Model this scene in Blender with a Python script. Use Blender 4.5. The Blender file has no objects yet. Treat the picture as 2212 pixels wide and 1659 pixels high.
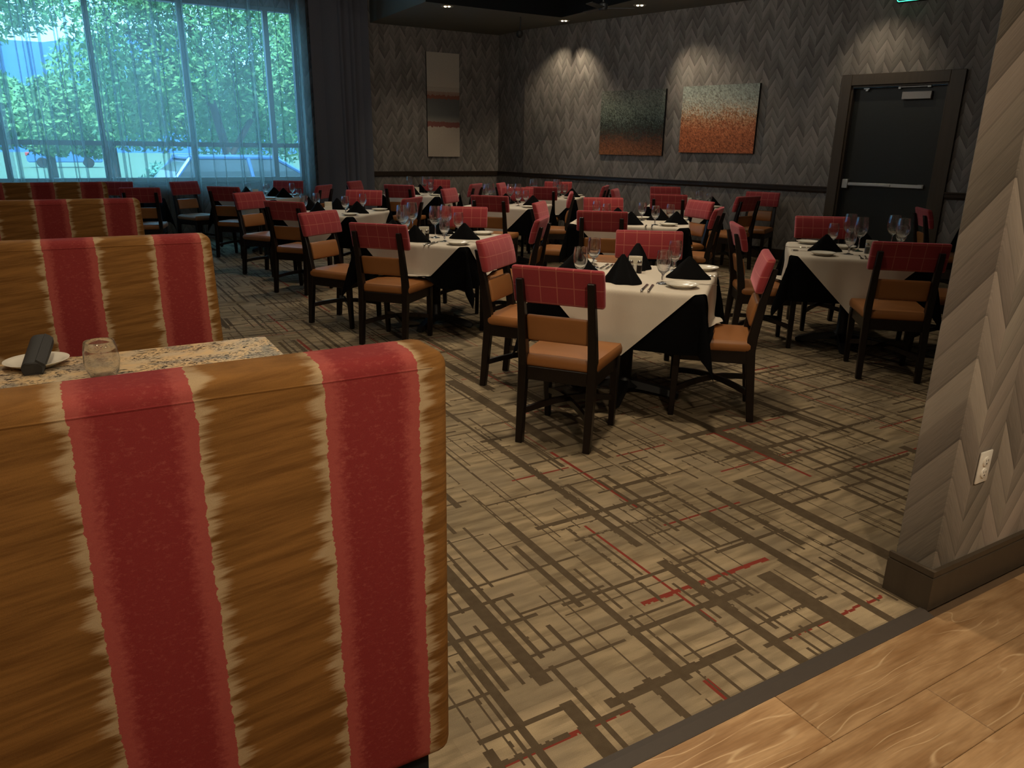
import bpy, bmesh, math, random
from mathutils import Vector, Matrix
random.seed(7)
R = math.radians
C = bpy.context.scene.collection
SC = bpy.context.scene

# ------------------------------------------------------------------ camera, world, sun, big lights
PITCH, ROLL, HEAD = R(17.742), R(0.837), R(30.412)
cp, sp = math.cos(PITCH), math.sin(PITCH)
fw, up, rt = Vector((0, cp, -sp)), Vector((0, sp, cp)), Vector((1, 0, 0))
rt, up = rt*math.cos(ROLL) + up*math.sin(ROLL), up*math.cos(ROLL) - rt*math.sin(ROLL)
HM = Matrix.Rotation(-HEAD, 3, 'Z')
fw, up, rt = HM @ fw, HM @ up, HM @ rt
cam = bpy.data.objects.new('camera', bpy.data.cameras.new('camera'))
C.objects.link(cam)
cam.matrix_world = Matrix(((rt.x, up.x, -fw.x, 0), (rt.y, up.y, -fw.y, 0), (rt.z, up.z, -fw.z, 1.5), (0, 0, 0, 1)))
cam.data.sensor_width = 36
cam.data.lens = 1601.77/2212*36
cam.data.clip_start = 0.05
cam.data.clip_end = 600
SC.camera = cam

SC.view_settings.view_transform = 'Standard'
SC.view_settings.look = 'None'
SC.view_settings.gamma = 1
SC.view_settings.use_curve_mapping = False
SC.view_settings.exposure = 0.0
SC.cycles.use_denoising = True
SC.cycles.max_bounces = 10
SC.cycles.transparent_max_bounces = 24
SC.cycles.caustics_reflective = False
SC.cycles.caustics_refractive = False
SC.cycles.sample_clamp_indirect = 4

world = bpy.data.worlds.new('sky')
SC.world = world
world.use_nodes = True
bg = world.node_tree.nodes['Background']
bg.inputs[0].default_value = (0.30, 0.66, 1.0, 1)
bg.inputs[1].default_value = 6.0

def lamp(name, kind, loc, energy, color, target=None, **kw):
    d = bpy.data.lights.new(name, kind)
    d.energy = energy
    d.color = color
    for k, v in kw.items():
        setattr(d, k, v)
    o = bpy.data.objects.new(name, d)
    C.objects.link(o)
    o.location = loc
    if target is not None:
        o.rotation_euler = (Vector(target) - Vector(loc)).to_track_quat('-Z', 'Y').to_euler()
    return o

WARM = (1.0, 0.80, 0.56)
WARM2 = (1.0, 0.82, 0.58)
lamp('sun', 'SUN', (0, 0, 20), 8.5, (0.92, 0.98, 1.0), (2.0, 6.0, 10), angle=R(2))
# hall lights over the timber walkway behind the camera
lamp('hall_light', 'AREA', (0.75, -0.35, 2.95), 33, WARM, (1.2, 1.4, 0), shape='DISK', size=0.16, spread=R(150))
lamp('hall_light', 'AREA', (3.2, -0.7, 2.95), 26, WARM, (2.6, 0.3, 0), shape='DISK', size=0.25, spread=R(150))
lamp('hall_light', 'AREA', (-0.9, 0.1, 2.95), 9, WARM, (-0.5, 1.3, 0), shape='DISK', size=0.25, spread=R(150))
# unseen fill points added above the view to raise the room's general light
for (x, y, e) in ((1.6, 4.6, 20), (4.6, 5.4, 22), (3.6, 8.6, 24), (6.0, 7.6, 19), (-1.2, 7.0, 15)):
    lamp('fill_light', 'POINT', (x, y, 3.25), e, (1.0, 0.92, 0.80), shadow_soft_size=0.25)
# ceiling lights over the dining tables
for (x, y, e) in ((2.2, 2.75, 30), (2.9, 5.2, 26), (2.7, 8.2, 14), (5.2, 6.2, 30), (5.2, 3.2, 6), (5.2, 9.2, 22), (7.2, 7.2, 22), (7.0, 10.2, 12), (0.2, 2.4, 16), (0.0, 4.7, 9)):
    lamp('ceiling_light', 'SPOT', (x, y, 3.42 if y > 10 else 3.8), e*7.2, WARM2, (x, y, 0), spot_size=R(92), spot_blend=0.9, shadow_soft_size=0.12)

# ------------------------------------------------------------------ node helper
class X:
    def __init__(s, nt, sock): s.nt, s.s = nt, sock
    def _m(s, op, *o):
        n = s.nt.nodes.new('ShaderNodeMath'); n.operation = op
        for i, v in enumerate((s,) + o):
            if isinstance(v, X): s.nt.links.new(v.s, n.inputs[i])
            else: n.inputs[i].default_value = v
        return X(s.nt, n.outputs[0])
    def __add__(s, o): return s._m('ADD', o)
    def __radd__(s, o): return s._m('ADD', o)
    def __sub__(s, o): return s._m('SUBTRACT', o)
    def __rsub__(s, o): return (s*-1.0) + o
    def __mul__(s, o): return s._m('MULTIPLY', o)
    def __rmul__(s, o): return s._m('MULTIPLY', o)
    def __truediv__(s, o): return s._m('DIVIDE', o)
    def floor(s): return s._m('FLOOR')
    def frac(s): return s._m('FRACT')
    def abs(s): return s._m('ABSOLUTE')
    def lt(s, o): return s._m('LESS_THAN', o)
    def gt(s, o): return s._m('GREATER_THAN', o)
    def mod(s, o): return s._m('FLOORED_MODULO', o)
    def min(s, o): return s._m('MINIMUM', o)
    def max(s, o): return s._m('MAXIMUM', o)
    def pow(s, o): return s._m('POWER', o)
    def sin(s): return s._m('SINE')
    def ss(s, a, b):
        n = s.nt.nodes.new('ShaderNodeMapRange'); n.interpolation_type = 'SMOOTHSTEP'
        s.nt.links.new(s.s, n.inputs[0])
        for i, v in ((1, a), (2, b)):
            if isinstance(v, X): s.nt.links.new(v.s, n.inputs[i])
            else: n.inputs[i].default_value = v
        return X(s.nt, n.outputs[0])

class Mat:
    def __init__(s, name, rough=0.6, metallic=0.0, spec=0.5, **kw):
        s.m = bpy.data.materials.new(name); s.m.use_nodes = True
        s.nt = s.m.node_tree; s.b = s.nt.nodes['Principled BSDF']; s.out = s.nt.nodes['Material Output']
        s.b.inputs['Roughness'].default_value = rough
        s.b.inputs['Metallic'].default_value = metallic
        s.b.inputs['Specular IOR Level'].default_value = spec
        for k, v in kw.items(): s.b.inputs[k].default_value = v
    def co(s, kind='Object'):
        t = s.nt.nodes.new('ShaderNodeTexCoord'); sx = s.nt.nodes.new('ShaderNodeSeparateXYZ')
        s.nt.links.new(t.outputs[kind], sx.inputs[0])
        return [X(s.nt, sx.outputs[i]) for i in range(3)]
    def vec(s, x, y=0.0, z=0.0):
        n = s.nt.nodes.new('ShaderNodeCombineXYZ')
        for i, v in enumerate((x, y, z)):
            if isinstance(v, X): s.nt.links.new(v.s, n.inputs[i])
            else: n.inputs[i].default_value = v
        return n.outputs[0]
    def white(s, x, y=0.0, z=0.0):
        n = s.nt.nodes.new('ShaderNodeTexWhiteNoise'); s.nt.links.new(s.vec(x, y, z), n.inputs['Vector'])
        return X(s.nt, n.outputs['Value'])
    def noise(s, x, y=0.0, z=0.0, scale=1.0, detail=2.0, rough=0.5):
        n = s.nt.nodes.new('ShaderNodeTexNoise'); s.nt.links.new(s.vec(x, y, z), n.inputs['Vector'])
        n.inputs['Scale'].default_value = scale; n.inputs['Detail'].default_value = detail; n.inputs['Roughness'].default_value = rough
        return X(s.nt, n.outputs[0])
    def voro(s, x, y=0.0, z=0.0, scale=1.0, out='Color'):
        n = s.nt.nodes.new('ShaderNodeTexVoronoi'); s.nt.links.new(s.vec(x, y, z), n.inputs['Vector'])
        n.inputs['Scale'].default_value = scale
        if out == 'Color':
            q = s.nt.nodes.new('ShaderNodeSeparateColor'); s.nt.links.new(n.outputs['Color'], q.inputs[0])
            return X(s.nt, q.outputs[0])
        return X(s.nt, n.outputs[out])
    def mix(s, f, a, b):
        n = s.nt.nodes.new('ShaderNodeMix'); n.data_type = 'RGBA'
        for sock, v in ((n.inputs[0], f), (n.inputs[6], a), (n.inputs[7], b)):
            if isinstance(v, X): s.nt.links.new(v.s, sock)
            elif isinstance(v, (tuple, list)): sock.default_value = tuple(v) + (1,) if len(v) == 3 else v
            elif isinstance(v, (int, float)): sock.default_value = v
            else: s.nt.links.new(v, sock)
        return n.outputs[2]
    def scale(s, c, f): return s.mixmul(c, f)
    def mixmul(s, c, f):
        n = s.nt.nodes.new('ShaderNodeVectorMath'); n.operation = 'SCALE'
        if isinstance(c, (tuple, list)): n.inputs[0].default_value = c
        else: s.nt.links.new(c, n.inputs[0])
        s.nt.links.new(f.s, n.inputs['Scale'])
        return n.outputs[0]
    def color(s, c):
        if isinstance(c, (tuple, list)): s.b.inputs['Base Color'].default_value = tuple(c[:3]) + (1,)
        else: s.nt.links.new(c, s.b.inputs['Base Color'])
        return s
    def bump(s, h, strength=0.3, dist=0.002):
        n = s.nt.nodes.new('ShaderNodeBump'); n.inputs['Strength'].default_value = strength; n.inputs['Distance'].default_value = dist
        s.nt.links.new(h.s, n.inputs['Height']); s.nt.links.new(n.outputs[0], s.b.inputs['Normal'])
        return s

def simple(name, col, rough=0.6, metallic=0.0, spec=0.5, grain=0.0, gscale=40.0, **kw):
    m = Mat(name, rough, metallic, spec, **kw)
    if grain:
        x, y, z = m.co()
        n = m.noise(x, y, z, gscale, 3)
        m.color(m.mix(n, tuple(c*(1-grain) for c in col), tuple(min(1, c*(1+grain)) for c in col)))
    else:
        m.color(col)
    return m.m

def emit(name, col, strength):
    m = Mat(name); m.color((0, 0, 0))
    m.b.inputs['Emission Color'].default_value = col + (1,); m.b.inputs['Emission Strength'].default_value = strength
    return m.m

# ------------------------------------------------------------------ materials
def chevron(name, w, pitch, rise, u0=0.0, lift=1.0, var=0.46, c0=(0.228, 0.212, 0.190), c1=(0.240, 0.212, 0.192), line=0.32):
    m = Mat(name, 0.75, spec=0.25)
    x, y, z = m.co()
    u = (x + y*0.9 + u0)/w
    col = u.floor(); f = u - col
    sgn = 1.0 - col.mod(2.0)*2.0
    t = (z - sgn*(f - 0.5)*rise)/pitch
    idx = t.floor(); g = t - idx
    r1 = m.white(col, idx, 3.0); r2 = m.white(col, idx, 9.0)
    along = z + sgn*f*w; across = g*pitch
    grain = m.noise(across*1.0 + r1*7.0, f*w*0.12 + idx*3.1, col, 160, 3)
    v = r1*var + (0.69 - var/2) + g*0.26 + (grain - 0.5)*0.46
    v = v*(1.0 - g.lt(0.07)*line)*(1.0 - f.lt(0.02)*0.18)
    v = v*lift
    c = m.mix(r2, c0, c1)
    m.color(m.mixmul(c, v))
    m.bump(grain, 0.15, 0.001)
    return m.m

def carpet_mat():
    m = Mat('carpet_weave', 0.95, spec=0.1)
    x0, y0, z0 = m.co()
    q = 0.006
    x = (x0/q).floor()*q; y = (y0/q).floor()*q
    streak = m.noise(x*4.0, y*26.0, 0.0, 1.0, 4)
    blotch = m.noise(x*3.0, y*5.0, 4.0, 1.0, 2)
    pile = m.noise(x0, y0, 0.0, 420, 2)
    c = m.mix(streak.ss(0.35, 0.65), (0.165, 0.124, 0.075), (0.285, 0.220, 0.135))
    c = m.mix(blotch.ss(0.4, 0.65)*0.6, c, (0.19, 0.15, 0.10))
    def lines(a, b, p, seg, wmin, wmax, prob, seed):
        i = (a/p).floor(); f = a/p - i
        rj = m.white(i, seed, 1.0); rw = m.white(i, seed, 2.0); ro = m.white(i, seed, 3.0)
        k = (b/seg + ro*9.0).floor(); fk = b/seg + ro*9.0 - k
        on = m.white(i, k, seed + 0.5).lt(prob)
        ln = m.white(i, k, seed + 0.7)*0.7 + 0.45
        rw2 = m.white(i, k, seed + 0.9)
        on = on*fk.lt(ln)
        wd = (rw*rw2*(wmax - wmin) + wmin)/p
        cen = rj*0.5 + 0.25
        jag = (m.noise(b*22.0, i*7.0, seed, 1.0, 3) - 0.5)*(0.004/p)
        return on*((f - cen + jag).abs()).lt(wd)
    red = lines(y, x, 0.37, 0.62, 0.004, 0.012, 0.30, 41.0).max(lines(x, y, 0.31, 0.75, 0.004, 0.011, 0.34, 57.0))
    dark = lines(x, y, 0.19, 1.25, 0.010, 0.042, 0.70, 11.0)
    dark = dark.max(lines(x, y, 0.085, 0.62, 0.004, 0.017, 0.58, 23.0))
    dark = dark.max(lines(x, y, 0.052, 0.40, 0.003, 0.009, 0.42, 29.0))
    dark = dark.max(lines(y, x, 0.24, 0.72, 0.006, 0.024, 0.58, 31.0))
    dark = dark.max(lines(y, x, 0.105, 0.36, 0.003, 0.012, 0.48, 37.0))
    cell = m.white((x/0.42 + m.white((y/0.24).floor(), 5.0)*3.0).floor(), (y/0.24).floor(), 77.0)
    c = m.mixmul(c, cell*0.34 + 0.82)
    dn = m.noise(x, y, 2.0, 30, 2)
    c = m.mix(red, c, (0.17, 0.030, 0.020))
    c = m.mix(dark, c, m.mix(dn, (0.055, 0.038, 0.022), (0.095, 0.070, 0.043)))
    m.color(m.mixmul(c, pile*0.5 + 0.75))
    m.bump(pile, 0.5, 0.003)
    return m.m

def booth_fabric():
    m = Mat('tie_dye_stripe_fabric', 0.85, spec=0.15)
    x, y, z = m.co()
    d = y + z            # runs down the face and across the rolled top
    big = (m.noise(d*6.0, 0.3, 0.0, 1.0, 2) - 0.5)*0.020
    jag = (m.noise(d*70.0, x*3.0, 1.0, 1.0, 4, 0.7) - 0.5)*0.030
    per = 0.375
    xs = x + big*0.6 + jag*0.55
    f = (xs/per).frac()*per          # 0..per, object origin at the right-hand edge
    # red between 0.122 and 0.324 of the period, brown around the wrap
    red = f.gt(0.161)*f.lt(0.333)
    dr = (f - 0.2465).abs()
    fb = ((x + big*0.5)/per).frac()*per
    db = (fb - 0.059 - 0.375*(fb.gt(0.247))).abs()     # distance from the middle of the brown band
    slant = z*1.0 - x*0.11
    st = m.noise(x*3.0, slant*38.0, y*10.0, 1.0, 4, 0.65)
    st2 = m.noise(x*9.0, slant*150.0, 7.0, 1.0, 3)
    weave = m.noise(x, y, z, 700, 1)
    speck = m.noise(x*90.0, y*90.0, z*150.0, 1.0, 5, 0.75)
    cream = (0.34, 0.245, 0.14)
    gold = m.mix((st*0.7 + st2*0.3).ss(0.34, 0.66), (0.115, 0.050, 0.011), (0.205, 0.096, 0.024))
    edge = db + (st - 0.5)*0.11 + (st2 - 0.5)*0.03
    c = m.mix(edge.ss(0.076, 0.104), gold, cream)
    rb = dr + (speck - 0.5)*0.05
    redc = m.mix(rb.ss(0.045, 0.075), (0.175, 0.020, 0.020), (0.27, 0.055, 0.046))
    redc = m.mix(speck.ss(0.5, 0.75)*0.5, redc, (0.30, 0.075, 0.058))
    c = m.mix(red, c, redc)
    m.color(m.mixmul(c, weave*0.3 + 0.85))
    m.bump(weave, 0.2, 0.001)
    return m.m

def plaid():
    m = Mat('red_windowpane_wool', 0.85, spec=0.2)
    x, y, z = m.co()
    a = (x/0.088 + 0.5).frac(); b = ((z - 0.846)/0.085 + 0.5).frac()
    l = ((a - 0.5).abs()).lt(0.026).max(((b - 0.5).abs()).lt(0.026))
    n = m.noise(x, y, z, 500, 2)
    c = m.mix(n, (0.21, 0.020, 0.024), (0.33, 0.042, 0.046))
    m.color(m.mix(l*0.6, c, (0.50, 0.17, 0.12)))
    m.b.inputs['Sheen Weight'].default_value = 0.6
    m.b.inputs['Sheen Tint'].default_value = (1.0, 0.4, 0.45, 1)
    m.bump(n, 0.3, 0.001)
    return m.m

def linen():
    m = Mat('white_linen', 0.8, spec=0.2)
    x, y, z = m.co()
    n = m.noise(x, y, z, 300, 2)
    soft = m.noise(x*5.0, y*5.0, z*5.0, 1.0, 2)
    # press creases of the folded cloth, running diagonally
    p = ((x + y)/0.325).frac(); qq = ((x - y)/0.325).frac()
    cr = (((p - 0.5).abs()).lt(0.02)).max(((qq - 0.5).abs()).lt(0.02))
    m.color(m.mix(n, (0.55, 0.485, 0.40), (0.62, 0.56, 0.47)))
    m.bump(cr*0.5 + soft*2.0, 0.45, 0.006)
    return m.m

def oak():
    m = Mat('oak_plank', 0.36, spec=0.45)
    x, y, z = m.co()
    t = m.nt.nodes.new('ShaderNodeObjectInfo'); r = X(m.nt, t.outputs['Random'])
    warp = m.noise(x*1.3 + r*40.0, y*6.0, r*9.0, 1.0, 2)
    rings = ((y*22.0 + warp*9.0 + r*10.0)).frac()
    cath = ((rings - 0.5).abs()*2.0).ss(0.86, 1.0)
    fine = m.noise(x*9.0 + r*30.0, y*160.0, 0.0, 1.0, 3)
    lowf = m.noise(x*2.6, y*13.0 + r*20.0, 3.0, 1.0, 4, 0.6)
    c = m.mix(lowf.ss(0.3, 0.7), (0.235, 0.125, 0.052), (0.42, 0.265, 0.135))
    c = m.mix(cath*m.noise(x*3.0, y*3.0 + r*9.0, 5.0, 1.0, 1).ss(0.45, 0.6)*0.6, c, (0.60, 0.43, 0.25))
    c = m.mixmul(c, fine*0.6 + 0.70)
    m.color(m.mixmul(c, r*0.25 + 0.86))
    m.bump(fine + cath, 0.15, 0.001)
    return m.m

def granite():
    m = Mat('speckled_granite_laminate', 0.5, spec=0.3)
    x, y, z = m.co()
    w = m.noise(x, y, z, 12, 3)
    n1 = m.noise(x + w*0.06, y*1.5, 1.0, 85, 3, 0.6); n3 = m.noise(x*0.9 + w*0.08, y*1.6 + w*0.05, 5.0, 42, 4, 0.6)
    zone = m.noise(x, y, 9.0, 9.0, 2)
    c = m.mix(w.ss(0.4, 0.6), (0.62, 0.44, 0.24), (0.52, 0.41, 0.27))
    c = m.mix(zone.ss(0.55, 0.60)*0.65, c, (0.24, 0.23, 0.20))
    c = m.mix(n1.ss(0.53, 0.56)*zone.ss(0.38, 0.50), c, (0.10, 0.08, 0.055))
    c = m.mix(n3.ss(0.57, 0.60)*zone.ss(0.36, 0.46), c, (0.018, 0.014, 0.012))
    m.color(c)
    return m.m

def dark_wood(name, c0, c1, rough=0.4):
    m = Mat(name, rough, spec=0.35)
    x, y, z = m.co()
    n = m.noise(x*30.0, y*30.0, z*2.0, 1.0, 4)
    m.color(m.mix(n, c0, c1))
    return m.m

def leather():
    m = Mat('tan_leatherette', 0.42, spec=0.45)
    x, y, z = m.co()
    n = m.noise(x, y, z, 220, 3); s = m.noise(x*6.0, y*6.0, z*6.0, 1.0, 2)
    m.color(m.mix(s, (0.26, 0.100, 0.028), (0.33, 0.135, 0.042)))
    m.bump(n*0.3 + s, 0.25, 0.004)
    return m.m

def thin_glass():
    m = Mat('clear_glass')
    nt = m.nt
    nt.nodes.remove(m.b)
    tr = nt.nodes.new('ShaderNodeBsdfTransparent'); tr.inputs[0].default_value = (0.97, 0.98, 0.98, 1)
    gl = nt.nodes.new('ShaderNodeBsdfGlass'); gl.inputs['Roughness'].default_value = 0.0; gl.inputs['IOR'].default_value = 1.5
    mx = nt.nodes.new('ShaderNodeMixShader'); mx.inputs[0].default_value = 0.85
    nt.links.new(tr.outputs[0], mx.inputs[1]); nt.links.new(gl.outputs[0], mx.inputs[2])
    nt.links.new(mx.outputs[0], m.out.inputs[0])
    return m.m

def pane_glass():
    m = Mat('window_glass')
    nt = m.nt
    nt.nodes.remove(m.b)
    tr = nt.nodes.new('ShaderNodeBsdfTransparent'); tr.inputs[0].default_value = (0.86, 0.95, 0.97, 1)
    gl = nt.nodes.new('ShaderNodeBsdfGlossy'); gl.inputs['Roughness'].default_value = 0.35
    mx = nt.nodes.new('ShaderNodeMixShader'); mx.inputs[0].default_value = 0.02
    nt.links.new(tr.outputs[0], mx.inputs[1]); nt.links.new(gl.outputs[0], mx.inputs[2]); nt.links.new(mx.outputs[0], m.out.inputs[0])
    return m.m

def sheer_mat():
    m = Mat('sheer_voile')
    nt = m.nt
    nt.nodes.remove(m.b)
    tr = nt.nodes.new('ShaderNodeBsdfTransparent'); tr.inputs[0].default_value = (0.95, 0.98, 1, 1)
    df = nt.nodes.new('ShaderNodeBsdfDiffuse'); df.inputs[0].default_value = (0.22, 0.24, 0.25, 1)
    tl = nt.nodes.new('ShaderNodeBsdfTranslucent'); tl.inputs[0].default_value = (0.47, 0.52, 0.49, 1)
    a = nt.nodes.new('ShaderNodeMixShader'); a.inputs[0].default_value = 0.6
    nt.links.new(df.outputs[0], a.inputs[1]); nt.links.new(tl.outputs[0], a.inputs[2])
    lw = nt.nodes.new('ShaderNodeLayerWeight'); lw.inputs['Blend'].default_value = 0.5
    f = X(nt, lw.outputs['Facing'])
    cov = f.pow(1.5)*0.62 + 0.40      # threads cover more as the voile turns edge-on
    mx = nt.nodes.new('ShaderNodeMixShader')
    nt.links.new(cov.min(1.0).s, mx.inputs[0]); nt.links.new(tr.outputs[0], mx.inputs[1]); nt.links.new(a.outputs[0], mx.inputs[2])
    nt.links.new(mx.outputs[0], m.out.inputs[0])
    return m.m

def art_bands():
    m = Mat('banded_canvas_print', 0.8, spec=0.2)
    x, y, z = m.co()
    t = z/1.78
    j = m.noise(x*22.0, z*3.0, 0.0, 1.0, 4) - 0.5
    tx = m.noise(x, y, z, 120, 2)
    tj = t + j*0.05
    base = m.mix(t.ss(0.55, 0.9), (0.48, 0.41, 0.33), (0.42, 0.38, 0.32))
    mid = tj.gt(0.30)*tj.lt(0.62)
    c = m.mix(mid, base, m.mix(t.ss(0.33, 0.42), (0.26, 0.24, 0.21), (0.13, 0.13, 0.125)))
    c = m.mix(((t - 0.585).abs()).lt(0.05)*tj.gt(0.565)*tj.lt(0.64)*0.8, c, (0.26, 0.085, 0.045))
    c = m.mix(tj.gt(0.60)*t.lt(0.68)*0.5, c, (0.36, 0.31, 0.25))
    c = m.mix(tj.gt(0.295)*tj.lt(0.345)*0.85, c, (0.24, 0.07, 0.055))
    m.color(m.mixmul(c, tx*0.3 + 0.85))
    return m.m

def art_flecks(name, stops):
    m = Mat(name, 0.6, spec=0.3)
    x, y, z = m.co()
    v = m.voro(x + z*0.35, z*0.8, 0.0, 75); v2 = m.voro(x*0.9, z + x*0.5, 2.0, 48); n = m.noise(x*3.0, z*6.0, 0.0, 1.0, 3)
    t = (z/0.94 + (n - 0.5)*0.22 + (v - 0.5)*0.20)
    r = m.nt.nodes.new('ShaderNodeValToRGB')
    r.color_ramp.elements[0].position = stops[0][0]; r.color_ramp.elements[0].color = stops[0][1] + (1,)
    r.color_ramp.elements[1].position = stops[-1][0]; r.color_ramp.elements[1].color = stops[-1][1] + (1,)
    for p, c in stops[1:-1]:
        e = r.color_ramp.elements.new(p); e.color = c + (1,)
    m.nt.links.new(t.s, r.inputs[0])
    m.color(m.mixmul(r.outputs[0], v*0.7 + v2*0.6 + 0.35))
    m.bump(v, 0.6, 0.006)
    return m.m

M = {}
M['wall_right'] = chevron('chevron_wallpaper_right', 0.10, 0.125, 0.16)
M['wall_back'] = chevron('chevron_wallpaper_back', 0.10, 0.125, 0.16, 0.03)
M['partition'] = chevron('chevron_wallpaper_partition', 0.135, 0.135, 0.21, 0.144, 1.10, 0.66, (0.245, 0.215, 0.178), (0.265, 0.222, 0.188), 0.16)
M['plain_wall'] = simple('taupe_paint', (0.16, 0.135, 0.11), 0.8, grain=0.15)
M['carpet'] = carpet_mat()
M['oak'] = oak()
M['screed'] = simple('dark_screed', (0.10, 0.06, 0.03), 0.9, grain=0.2)
M['ceiling'] = simple('grey_green_ceiling_paint', (0.15, 0.15, 0.13), 0.9, grain=0.05)
M['fascia'] = simple('near_black_fascia_paint', (0.006, 0.007, 0.008), 0.85, spec=0.2)
M['trimwood'] = dark_wood('espresso_trim_wood', (0.022, 0.014, 0.009), (0.045, 0.030, 0.020), 0.38)
M['base_trim'] = dark_wood('dark_brown_baseboard', (0.045, 0.034, 0.023), (0.075, 0.057, 0.040), 0.42)
M['chairwood'] = dark_wood('black_stained_chair_wood', (0.005, 0.003, 0.0025), (0.012, 0.007, 0.005), 0.36)
M['fabric'] = booth_fabric()
M['plaid'] = plaid()
M['leather'] = leather()
M['linen'] = linen()
M['black_cloth'] = simple('black_polyester_cloth', (0.0028, 0.0028, 0.0032), 0.9, spec=0.05, grain=0.3, gscale=200)
M['napkin'] = simple('black_napkin_cotton', (0.0032, 0.0032, 0.0038), 0.85, spec=0.10, grain=0.4, gscale=250)
M['charcoal'] = simple('charcoal_napkin', (0.030, 0.030, 0.030), 0.85, grain=0.3, gscale=300)
M['iron'] = simple('black_cast_iron', (0.006, 0.006, 0.006), 0.5)
M['tabletop'] = simple('table_board', (0.05, 0.03, 0.02), 0.6, grain=0.2)
M['granite'] = granite()
M['china'] = simple('cream_china', (0.70, 0.66, 0.57), 0.15, grain=0.03)
M['steel'] = simple('polished_steel', (0.62, 0.58, 0.52), 0.18, 1.0, grain=0.03)
M['alu'] = simple('brushed_aluminium', (0.55, 0.57, 0.56), 0.38, 0.7, grain=0.05)
M['greyplate'] = simple('grey_enamel', (0.26, 0.25, 0.25), 0.5, grain=0.05)
M['door'] = simple('black_green_door_paint', (0.014, 0.017, 0.016), 0.42, spec=0.4, grain=0.15)
M['glass'] = thin_glass()
M['pane'] = pane_glass()
M['sheer'] = sheer_mat()
M['drape'] = simple('slate_grey_drape', (0.125, 0.130, 0.155), 0.9, spec=0.1, grain=0.2, gscale=150)
M['winframe'] = simple('grey_window_frame', (0.22, 0.25, 0.27), 0.5, grain=0.05)
M['art1'] = art_bands()
M['art2'] = art_flecks('green_copper_fleck_print', [(0.0, (0.20, 0.075, 0.025)), (0.17, (0.17, 0.062, 0.025)), (0.33, (0.045, 0.032, 0.02)), (0.48, (0.035, 0.045, 0.035)), (0.75, (0.12, 0.145, 0.115)), (1.0, (0.14, 0.145, 0.12))])
M['art3'] = art_flecks('rust_silver_fleck_print', [(0.0, (0.36, 0.10, 0.035)), (0.38, (0.42, 0.13, 0.05)), (0.55, (0.42, 0.23, 0.12)), (0.66, (0.40, 0.36, 0.28)), (0.85, (0.30, 0.33, 0.29)), (1.0, (0.22, 0.25, 0.22))])
M['artedge'] = simple('dark_canvas_edge', (0.012, 0.011, 0.010), 0.8, grain=0.2)
M['white_plastic'] = simple('white_plastic', (0.70, 0.67, 0.60), 0.3, grain=0.02)
M['slot'] = simple('outlet_slot_black', (0.01, 0.01, 0.01), 0.5)
M['white_card'] = simple('cream_card', (0.68, 0.62, 0.48), 0.6, grain=0.05)
M['pepper'] = simple('ground_pepper', (0.035, 0.022, 0.015), 0.8, grain=0.5, gscale=400)
M['salt'] = simple('table_salt', (0.72, 0.70, 0.66), 0.8, grain=0.05)
M['green'] = emit('green_neon', (0.05, 1.0, 0.45), 3.5)
M['bulb'] = emit('warm_lamp_glow', (1.0, 0.78, 0.5), 5.0)
M['rubber'] = simple('brown_rubber_strip', (0.042, 0.031, 0.023), 0.6, grain=0.1)
# outdoors
M['asphalt'] = simple('pale_asphalt', (0.30, 0.33, 0.35), 0.9, grain=0.15, gscale=2)
M['lawn'] = simple('lawn_grass', (0.09, 0.16, 0.09), 0.9, grain=0.4, gscale=3)
M['leaf'] = simple('tree_leaf', (0.13, 0.30, 0.10), 0.6, grain=0.5, gscale=1.5)
M['leaf2'] = simple('pale_shrub_leaf', (0.10, 0.30, 0.22), 0.6, grain=0.4, gscale=2)
M['bark'] = simple('tree_bark', (0.05, 0.04, 0.035), 0.9, grain=0.4, gscale=10)
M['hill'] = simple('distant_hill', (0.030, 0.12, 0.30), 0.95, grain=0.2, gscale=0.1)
M['carpaint'] = simple('blue_grey_car_paint', (0.10, 0.24, 0.50), 0.25, 0.3, grain=0.02)
M['carglass'] = simple('tinted_car_glass', (0.05, 0.075, 0.085), 0.12, grain=0.02)
M['tyre'] = simple('tyre_rubber', (0.012, 0.012, 0.012), 0.8, grain=0.1)
M['taillamp'] = simple('red_tail_lamp', (0.55, 0.05, 0.04), 0.2, grain=0.02)
M['housewall'] = simple('pale_render', (0.36, 0.40, 0.48), 0.8, grain=0.1)

# ------------------------------------------------------------------ mesh helpers
def mesh_obj(name, bm, mats, parent=None, smooth=True, loc=None, rot=None):
    me = bpy.data.meshes.new(name)
    bm.normal_update()
    bm.to_mesh(me); bm.free()
    if not isinstance(mats, (list, tuple)): mats = [mats]
    for m in mats: me.materials.append(m)
    if smooth:
        me.polygons.foreach_set('use_smooth', [True]*len(me.polygons))
        try: me.set_sharp_from_angle(angle=R(38))
        except Exception: pass
    o = bpy.data.objects.new(name, me)
    C.objects.link(o)
    if parent is not None: o.parent = parent
    if loc is not None: o.location = loc
    if rot is not None: o.rotation_euler = rot
    return o

def tag(o, label=None, cat=None, group=None, kind=None):
    if label: o['label'] = label
    if cat: o['category'] = cat
    if group: o['group'] = group
    if kind: o['kind'] = kind
    return o

def empty(name, loc=(0, 0, 0), rz=0.0):
    o = bpy.data.objects.new(name, None)
    C.objects.link(o)
    o.location = loc; o.rotation_euler = (0, 0, rz); o.empty_display_size = 0.1
    return o

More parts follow.
